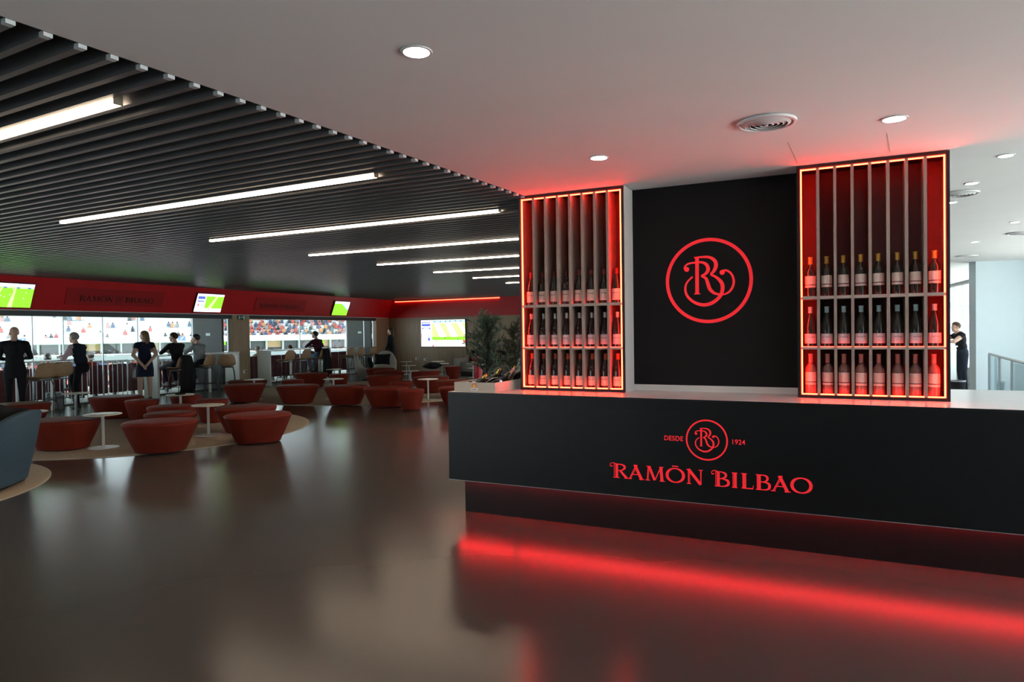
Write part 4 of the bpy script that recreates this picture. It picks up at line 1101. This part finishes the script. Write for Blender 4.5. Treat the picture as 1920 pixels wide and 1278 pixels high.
    obj('body', me, t)
    # hair, eyes, mouth
    hm = MB()
    if not bald:
        n1, n2 = 22, 12; rings = []
        for i in range(n2):
            a = pi * .72 * i / (n2 - 1) + .02
            row = []
            for j in range(n1):
                b = 2 * pi * j / n1; x, y, z = sin(a) * cos(b), sin(a) * sin(b), cos(a)
                fr = max(0, y); lim = 1.0
                zz = max(z, -.62 + 1.24 * fr ** .7 + .45 * max(0, abs(x) - .55))
                sc = 1.0 if zz <= z + 1e-6 else min(1.0, sqrt(max(.02, 1 - zz * zz)) / max(sin(a), .05))
                row.append(tuple(hv((x * .083 * sc, -.008 + y * .104 * sc, .032 + zz * .100))))
            rings.append(row)
        hm.loft(rings)
    if long_hair:
        rr = []
        for i in range(9):
            u = i / 8; c = hv((0, -.045 - .035 * sin(u * 2.2), .05 - .33 * u)); w = (.082 + .012 * sin(u * 3)) * (1 - .35 * u ** 3) * k; dth = (.062 - .028 * u) * k
            rr.append([tuple(Vector(c) + (Rh.to_3x3() @ Vector((w * cos(2 * pi * j / 16), dth * sin(2 * pi * j / 16), 0)))) for j in range(16)])
        hm.loft(rr)
    if hm.v: hm.build('hair', HAIRS[hair], t, True)
    em = MB()
    for sx in (-1, 1):
        s = len(em.v); em.ellipsoid((0, 0, 0), (.011 * k, .006 * k, .006 * k), 8, 6); em.xform(Matrix.Translation(hv((sx * .030, .082, .012))) @ Rh, s)
    em.build('eyes', EYE, t, True)
    em = MB(); em.ellipsoid((0, 0, 0), (.022 * k, .006 * k, .006 * k), 8, 6); em.xform(Matrix.Translation(hv((0, .088, -.055))) @ Rh); em.build('mouth', LIP, t, True)
    if skirt:
        z0, z1, m, wtop, wbot = skirt
        rr = [[((wtop + (wbot - wtop) * min(1, u * 1.5)) * k * cos(2 * pi * j / 28) * (1 + .02 * sin(3 * 2 * pi * j / 28 + 5 * u)), (.128 + .03 * u) * k * sin(2 * pi * j / 28) + J['pel'][1] * k, (z0 + (z1 - z0) * u) * k) for j in range(28)] for u in [q / 8 for q in range(9)]]
        MB().loft(rr).build('skirt', m, t, True)
    return t
def w_rot(deg): return radians(deg)
NAVY = cloth('navy dress cloth', (.012, .015, .032)); BLACKC = cloth('black cloth', (.010, .010, .012)); SUIT = cloth('dark suit cloth', (.013, .013, .016)); GREYS = cloth('grey shirt cloth', (.22, .23, .24))
PINKS = cloth('pale pink shirt cloth', (.52, .38, .42)); VEST = cloth('padded navy vest', (.012, .016, .026)); PURP = cloth('purple sweater cloth', (.050, .012, .022)); JEANS = cloth('blue jeans cloth', (.10, .19, .30)); DJEAN = cloth('dark jeans cloth', (.016, .020, .030))
SHOE = mat('black shoe leather', (.010, .010, .010), .4); SNEAK = mat('grey sneaker', (.35, .35, .36), .6)
person('woman in a short navy dress standing at the window, hands clasped behind her back', W2(-12.65, -1.05, 0), w_rot(30),
       dict(STAND, elL=(.245, -.09, 1.13), elR=(-.245, -.09, 1.13), wrL=(.05, -.185, .90), wrR=(-.05, -.185, .89)), NAVY, NAVY, SHOE, 'fair', hyaw=1.1, k=1.0, sleeve='cap', long_hair=True, skirt=(1.06, .60, NAVY, .150, .195), bare_legs=True)
person('bald man in a dark suit standing with his back to the room', W2(-15.72, -1.15, 0), w_rot(34),
       dict(STAND, elL=(.245, .03, 1.12), elR=(-.245, .03, 1.12), wrL=(.10, .24, 1.10), wrR=(-.10, .24, 1.08), shL=(.18, 0, 1.375), shR=(-.18, 0, 1.375)), SUIT, SUIT, SHOE, 'grey', hyaw=.4, hpitch=-.2, k=1.06, bald=True, skirt=(1.04, .74, SUIT, .150, .182))
person('grey-haired man in a padded vest and pink shirt, one foot on a box', W2(-14.25, -1.0, 0), w_rot(80),
       dict(STAND, pel=(0, -.06, .90), chest=(0, .03, 1.24), neck=(0, .09, 1.40), head=(0, .14, 1.53), shL=(.175, .05, 1.33), shR=(-.175, .05, 1.33), elL=(.22, .30, 1.20), elR=(-.24, .18, 1.08), wrL=(.14, .54, 1.14), wrR=(-.12, .38, 1.12),
            hipL=(.09, -.04, .86), hipR=(-.09, -.04, .86), knL=(.12, .30, .78), knR=(-.10, .03, .48), anL=(.12, .36, .46), anR=(-.10, -.02, .085)), PINKS, BLACKC, SHOE, 'grey', hyaw=.1, k=1.02, vest=VEST)
person('man in a black sweater sitting at the window table with his arms on it', W2(-11.95, -1.36, .0), w_rot(58), SIT, BLACKC, DJEAN, SNEAK, 'brown', hyaw=.7, k=1.03)
person('man in a grey shirt sitting at the window table, chin on his hand', W2(-10.97, -1.11, .0), w_rot(72), dict(SIT, wrL=(.05, .32, 1.36), elL=(.20, .36, 1.12)), GREYS, DJEAN, SNEAK, 'black', hyaw=.45, k=1.0)
person('man in a purple sweater and jeans sitting alone at the long white table', W2(-6.05, -1.11, .0), w_rot(60), SIT, PURP, JEANS, SHOE, 'brown', hyaw=.4, hpitch=-.15, k=1.03)
person('woman in a long black coat with long brown hair standing by the oak wall', (-4.62, 26.1, 0), w_rot(78),
       dict(STAND, elL=(.23, .03, 1.12), elR=(-.23, .03, 1.12), wrL=(.06, .20, .92), wrR=(-.06, .20, .90)), BLACKC, BLACKC, SHOE, 'brown', hyaw=.1, k=1.03, long_hair=True, skirt=(1.08, .52, BLACKC, .165, .215))
person('person in dark clothes reaching over the white service counter', (10.66, 16.15, 0), w_rot(85),
       dict(STAND, chest=(0, .06, 1.26), neck=(0, .10, 1.42), head=(0, .15, 1.53), shL=(.165, .08, 1.34), shR=(-.165, .08, 1.34), elL=(.22, .32, 1.22), elR=(-.22, .30, 1.20), wrL=(.10, .55, 1.22), wrR=(-.08, .54, 1.17)), BLACKC, DJEAN, SHOE, 'brown', sleeve='cap', k=1.0)

# ------------------------------------------------------------------ terrace outside the windows
terr = structure(MB().box(-18, 1, .14, 4.2, -.45, -.06).build('floor_terrace', M_TERR, None, loc=WIN_O, rot=A_WIN), 'grey terrace paving outside the stadium windows', 'floor')
structure(MB().box(-44, 3, .16, 6.0, 3.0, 3.3).build('terrace_shade_slab', M_STANDG, None, loc=WIN_O, rot=A_WIN), 'unseen grey slab added above the terrace to shade it', 'ceiling')  # unseen slab, added to keep sun and sky off the terrace
def seat_proto():
    t = thing('terrace_seat', 'padded maroon stadium seat on the terrace, its back to the windows', 'seat', (0, 0, 0), 0, 'maroon terrace seats')
    MB().rbox(-.25, .25, -.05, .05, .14, .90, .03).build('backrest', M_REDSEAT, t, 50)
    MB().rbox(-.23, .23, .05, .45, .36, .44, .025).build('seat_pad', M_REDSEAT, t, 50)
    MB().box(-.03, .03, .10, .18, 0, .36).build('pedestal', M_METALBLK, t)
    return t
S0 = seat_proto()
seat_x = [-16.6 + .56 * k for k in range(28)]
for k, x in enumerate(seat_x):
    if k == 14: continue
    p = W2(x, 1.25, -.06)
    if k == 0: S0.location = p; S0.rotation_euler = (0, 0, A_WIN)
    else: dup(S0, p, A_WIN)
spec_c = [('white shirt', (.55, .55, .56)), ('dark jacket', (.02, .02, .03)), ('red scarf top', (.35, .03, .03)), ('grey coat', (.14, .15, .16)), ('pale blue jumper', (.30, .38, .48)), ('dark green coat', (.04, .06, .05)), ('cream coat', (.48, .40, .30)), ('brown jacket', (.12, .07, .04)), ('navy hoodie', (.02, .03, .07))]
hs = ['brown', 'black', 'grey', 'brown', 'fair', 'black', 'grey', 'brown', 'black']
for (nm, c), h, xi in zip(spec_c, hs, (3, 6, 8, 13, 15, 17, 19, 22, 24)):
    person('spectator in a %s sitting on the terrace' % nm, W2(seat_x[xi], 1.50, -.06), A_WIN + rnd.uniform(-.2, .2), LOW, cloth(nm, c), DJEAN, SHOE, h, hyaw=rnd.uniform(-.4, .4), voxel=.016)
def railing(label, x0, x1, y):
    t = thing('rod_railing', label, 'railing', W2(x0, y, -.06), A_WIN)
    n = int((x1 - x0) / .137) + 1
    rod = MB().cyl(0, 0, .03, 1.02, .0085, 8).mesh('rod', M_RODS, True)
    for k in range(n): obj('rod', rod, t, (k * .137, 0, 0))
    MB().box(-.02, (n - 1) * .137 + .02, -.02, .02, .0, .03).build('bottom_rail', M_METALBLK, t)
    MB().box(-.02, (n - 1) * .137 + .02, -.012, .012, 1.02, 1.035).build('top_rail', M_RODS, t)
railing('white rod railing behind the woman in the navy dress', -14.55, -11.9, .42)
railing('short white rod railing beside the oak panel', -1.9, -1.02, .55)
for i, (x, lab) in enumerate(((-8.93, 'dark grey terrace partition beside the oak pillar, seen through the glass'), (-1.0, 'dark grey terrace partition beside the back wall, seen through the glass'))):
    t = thing('terrace_partition', lab, 'partition', W2(x, .16, -.06), A_WIN)
    MB().box(-.04, .04, 0, 1.20, 0, 2.5).build('panel', M_PARTITION, t)
    MB().box(-.046, -.0405, 1.14, 1.20, 0, 2.5).build('edge_profile', M_FRAMEDK, t)
    MB().box(-.0455, -.0405, .45, .62, 1.62, 1.70).build('notice', mat('pale notice', (.55, .65, .66), .5), t)

bounce_ground = [(5.2, -9.3), (40, -30), (60, 30), (16.3, 27.5), (10.6, 13.3), (10.95, 12.6), (6.05, .9)]
tag(MB().hprism(bounce_ground, -.6, -.15).build('bounce_ground', mat('pale plaza paving', (.50, .49, .46), .85, var=.06), None), 'unseen pale ground added outside the stair hall to bounce light indoors', 'pavement', kind='structure')  # unseen sunlit ground, added to throw light up onto the ceiling
# ------------------------------------------------------------------ stadium across the pitch
KS = 1.25
ST_O = Vector((-35.4 * KS, 69.5 * KS, 0)); ST_A = radians(27)
ZS = lambda z: 1.6 + (z - 1.6) * KS
stand = thing('stadium_stand', 'white two-tier stadium stand across the pitch', 'stand', ST_O, ST_A)
X0, X1 = -27, 34
mb = MB()
low_rows = [(-16.0 + .8 * k, ZS(-1.45) - .42 * (20 - k)) for k in range(21)]
low_rows = low_rows[3:]
for y, z in low_rows: mb.box(X0, X1, y, y + .8, z - .42, z)
mb.build('lower_tier', M_STANDW, stand)
MB().box(X0, X1, 1.2, 1.5, ZS(-1.45), ZS(-.85)).build('dark_gap', M_BOXDARK, stand)
MB().box(X0, X1, .9, 1.2, ZS(-.85), ZS(-.32)).build('lower_parapet', M_STANDG, stand)
MB().box(X0, X1, .8, 1.25, ZS(-.32), ZS(-.22)).build('handrail_band', M_STANDW, stand)
MB().box(X0, X1, 3.6, 3.8, ZS(-.5), ZS(.95)).build('box_back', M_BOXDARK, stand)
x = X0
while x < X1:
    w = 2.2; m = M_BOXWARM if rnd.random() < .22 else M_BOXDARK
    MB().box(x + .2, x + w - .1, 3.50, 3.58, ZS(.08), ZS(.80)).build('box_window', m, stand)
    MB().box(x, x + .18, 2.6, 3.6, ZS(-.3), ZS(.9)).build('box_pier', M_STANDW, stand)
    if rnd.random() < .28: MB().box(x + .5, x + 1.5, 3.42, 3.48, ZS(.42), ZS(.80)).build('box_screen', M_GREEN, stand)
    x += w
MB().box(X0, X1, .5, 4.2, ZS(.90), ZS(1.45)).build('upper_parapet', M_STANDW, stand)
mb = MB(); up_rows = [(1.0 + .8 * k, ZS(1.20) + .48 * k) for k in range(15)]
for y, z in up_rows: mb.box(X0, X1, y, y + .8, z - .48, z)
mb.build('upper_tier', M_STANDW, stand)
for x in (-15.4, 1.6):
    s = MB().box(x, x + .85, .44, .5, ZS(1.0), ZS(1.44)).build('parapet_emblem', mat('emblem blue', (.10, .16, .32), .6), stand)
    MB().prism([(x + .2, ZS(1.08)), (x + .32, ZS(1.06)), (x + .66, ZS(1.37)), (x + .54, ZS(1.39))], .44, .43).build('emblem_stroke', M_STANDW, s)
MB().box(X0 - 12, X1 + 4, -12, 18, 20.0, 20.6).build('roof', M_STANDG, stand)  # unseen roof, added and sized to shade the tiers of the stand
# crowd: nobody could count it
cols = [(.42, .42, .44), (.45, .43, .40), (.30, .03, .03), (.40, .07, .05), (.02, .025, .04), (.015, .015, .02), (.04, .06, .13), (.40, .18, .17), (.08, .11, .16), (.18, .17, .16), (.45, .18, .08)]
mv, mf, mc = [], [], []
def fan(x, y, z):
    o = len(mv); c = cols[rnd.randrange(len(cols))]; w, h = rnd.uniform(.19, .26), rnd.uniform(.40, .55)
    for dx, dy, dz in ((-w, -.12, 0), (w, -.12, 0), (w, .12, 0), (-w, .12, 0), (-w * .8, -.09, h), (w * .8, -.09, h), (w * .8, .09, h), (-w * .8, .09, h)): mv.append((x + dx, y + dy, z + dz)); mc.append((*c, 1))
    mf.extend([tuple(o + i for i in q) for q in ((4, 5, 6, 7), (0, 1, 5, 4), (1, 2, 6, 5), (2, 3, 7, 6), (3, 0, 4, 7))])
    o = len(mv); r = .13; zc = z + h + .11; hc = (.26, .15, .10, 1) if rnd.random() < .45 else (.03, .02, .015, 1)
    for dx, dy, dz in ((-r, 0, 0), (r, 0, 0), (0, -r, 0), (0, r, 0), (0, 0, -r), (0, 0, r * 1.15)): mv.append((x + dx, y + dy, zc + dz)); mc.append(hc)
    mf.extend([tuple(o + i for i in q) for q in ((0, 2, 5), (2, 1, 5), (1, 3, 5), (3, 0, 5), (2, 0, 4), (1, 2, 4), (3, 1, 4), (0, 3, 4))])
for y, z in low_rows:
    x = X0 + rnd.uniform(0, .5)
    while x < X1:
        if rnd.random() < .86: fan(x, y + .4 + rnd.uniform(-.1, .1), z + rnd.choice((0, 0, .25)))
        x += rnd.uniform(.46, .58)
for i, (y, z) in enumerate(up_rows):
    x = X0 + rnd.uniform(0, .5)
    while x < X1:
        dens = .93 if x > 6.5 - .6 * i else (.55 if sin(x * .9 + i * 2.1) > .25 and i % 3 != 1 else .04)
        if rnd.random() < dens: fan(x, y + .45 + rnd.uniform(-.1, .1), z + rnd.choice((0, .1, .2)))
        x += rnd.uniform(.46, .58)
x = X0
while x < X1:
    if rnd.random() < .85: fan(x, 2.3 + rnd.uniform(-.6, .8), ZS(-.55))
    x += rnd.uniform(.3, .5)
me = bpy.data.meshes.new('crowd'); me.from_pydata(mv, [], mf)
ca = me.color_attributes.new('Col', 'FLOAT_COLOR', 'POINT'); ca.data.foreach_set('color', [q for c in mc for q in c])
me.materials.append(attr_mat('crowd clothing'))
cr = obj('crowd', me, None, ST_O, ST_A); tag(cr, 'colourful crowd of spectators filling the far stadium stand', 'crowd', kind='stuff')
pit = tag(MB().add([(-50, 8, 0), (-10, 26, 0), (-30, 104, 0), (-100, 75, 0)], [(0, 1, 2, 3)]).build('football_pitch', M_PITCH, None, loc=(0, 0, -13.0)), 'green football pitch below the terrace', 'pitch', kind='stuff')

# ------------------------------------------------------------------ plants beside the counter end
def shrub(name, label, cat, loc, pot_r, pot_h, leaf_m, H, zmin, spread, n, leaf_l, seed, drop=0.0):
    r_ = random.Random(seed); t = thing(name, label, cat, loc)
    MB().lathe([(pot_r * .8, 0), (pot_r, pot_h), (pot_r * .93, pot_h), (pot_r * .9, pot_h - .03)], 24).build('pot', M_POT, t, True)
    MB().lathe([(pot_r * .9, pot_h - .04), (pot_r * .9, pot_h - .028)], 20).build('soil', M_SOIL, t)
    MB().tube([(0, 0, pot_h - .04), (.02, .01, pot_h + .3), (0, .02, zmin + .15), (.03, 0, H * .8)], [.025, .022, .018, .007], 8).build('trunk', M_BARK, t, True)
    lv = MB(); br = MB()
    for b in range(n):
        z0 = zmin + .05 + (H - zmin) * .72 * r_.random(); a = r_.uniform(0, 2 * pi); el = r_.uniform(.15, 1.1)
        ln = spread * (1 - .55 * (z0 - zmin) / (H - zmin)) * r_.uniform(.6, 1.05)
        p = Vector((0, 0, z0)); d = Vector((cos(a) * cos(el), sin(a) * cos(el), sin(el)))
        pts = [p]
        for i in range(5):
            d = (d + Vector((r_.uniform(-.2, .2), r_.uniform(-.2, .2), r_.uniform(-.12, .2) - drop))).normalized(); pts.append(pts[-1] + d * ln / 5)
        br.tube(pts, [.006, .005, .004, .003, .0025, .002], 5)
        for i in range(1, 6):
            for q in range(4):
                c = pts[i - 1].lerp(pts[i], q / 4); dr = (d + Vector((r_.uniform(-1, 1), r_.uniform(-1, 1), r_.uniform(-.5, .8))) * .9).normalized()
                L = leaf_l * r_.uniform(.75, 1.2); w = L * .11; sd = dr.cross(Vector((r_.uniform(-1, 1), r_.uniform(-1, 1), 1))).normalized(); nn = dr.cross(sd) * w * .35
                lv.add([c, c + dr * L * .35 + sd * w - nn, c + dr * L * .7 + sd * w * .85 - nn, c + dr * L, c + dr * L * .7 - sd * w * .85 - nn, c + dr * L * .35 - sd * w - nn, c + dr * L * .5],
                       [(0, 1, 6), (1, 2, 6), (2, 3, 6), (3, 4, 6), (4, 5, 6), (5, 0, 6)])
    br.build('branches', M_BARK, t)
    f = lv.build('foliage', leaf_m, t); f['kind'] = 'stuff'
    return t
shrub('olive_tree', 'slender olive tree with grey-green leaves behind the end of the counter', 'tree', (-.30, 8.15, 0), .20, .50, M_LEAF, 1.86, .98, .40, 62, .075, 3)
shrub('potted_shrub', 'dark brownish shrub beside the glowing bottle display', 'shrub', (.02, 9.3, 0), .22, .55, M_LEAF2, 1.78, .95, .46, 66, .070, 11)
bx = thing('planter_tub', 'dark grey plant tub behind the wooden trough', 'planter', (-.13, 7.55, 0), .2)
MB().lathe([(.17, 0), (.185, .5), (.20, 1.02), (.215, 1.10), (.20, 1.10), (.185, 1.0)], 28).build('body', mat('dark grey tub', (.030, .031, .034), .6), bx, True)
MB().lathe([(.183, 1.03), (.183, 1.04)], 24).build('soil', M_SOIL, bx)
# red glasses on a white tray with a red pedestal
gl = thing('pedestal_table', 'white round tray table on a red pedestal behind the wooden trough', 'table', (-.93, 18.6, ZR))
MB().lathe([(.16, 0), (.16, .02), (.115, .03), (.115, .66), (.16, .665)], 24).build('pedestal', mat('red acrylic', (.35, .008, .015), .3), gl, True)
MB().lathe([(.21, .667), (.215, .672), (.215, .690), (.205, .692)], 28).build('tray', M_WHITE, gl, True)
def wine_glass():
    t = thing('wine_glass', 'red wine glass in a cluster on the white tray table', 'glass', (0, 0, 0), 0, 'red glasses on the pedestal table')
    MB().lathe([(.034, 0), (.032, .003), (.006, .006), (.005, .085), (.012, .092)], 14).build('stem', mat('red glass', (.55, .03, .05), .12, trans=.3), t, True)
    MB().lathe([(.012, .092), (.034, .112), (.040, .145), (.034, .21), (.032, .21), (.037, .145), (.030, .115), (.010, .097)], 14).build('bowl', MATS['red glass'], t, True)
    return t
g0 = None
for k in range(9):
    a = 2 * pi * k / 8; r = .15 if k < 8 else 0
    p = (-.93 + r * cos(a), 18.6 + r * sin(a), .6925 + ZR)
    if g0 is None: g0 = wine_glass(); g0.location = p
    else: dup(g0, p)

# ------------------------------------------------------------------ service corner seen past the display
cb = thing('service_counter', 'white service counter in front of the outer window', 'counter', (9.98, 15.9, 0), radians(5))
MB().box(-.55, .16, -.30, .30, .08, 1.08).build('body', M_WHITE, cb); MB().box(-.50, .13, -.26, .26, 0, .08).build('plinth', M_FRAMEDK, cb); MB().box(-.57, .18, -.32, .32, 1.08, 1.11).build('worktop', M_WHITE, cb)
bn = thing('waste_bin', 'round black waste bin below the service counter', 'bin', (9.30, 14.25, 0))
MB().lathe([(.12, 0), (.14, .40), (.145, .42), (.13, .42), (.115, .02)], 24).build('bucket', M_POT, bn, True)
MB().lathe([(.147, .40), (.150, .41), (.147, .43), (.132, .43)], 24, cap=False).build('rim', M_FRAMEAL, bn, True)
ofb = thing('office_block', 'pale blue office block with rows of white windows outside', 'building', (50, 70, -14), radians(-33))
MB().box(-9, 9, 0, 10, 0, 17.6).build('walls', mat('pale blue cladding', (.28, .40, .62), .6), ofb)
for i in range(12):
    for j in range(8):
        MB().box(-8.6 + 1.45 * i, -7.7 + 1.45 * i, -.06, 0, 1.2 + 2.05 * j, 2.4 + 2.05 * j).build('window', M_STANDW, ofb)
MB().box(-9.2, 9.2, -.2, 10.2, 17.6, 17.9).build('roof', M_STANDG, ofb)
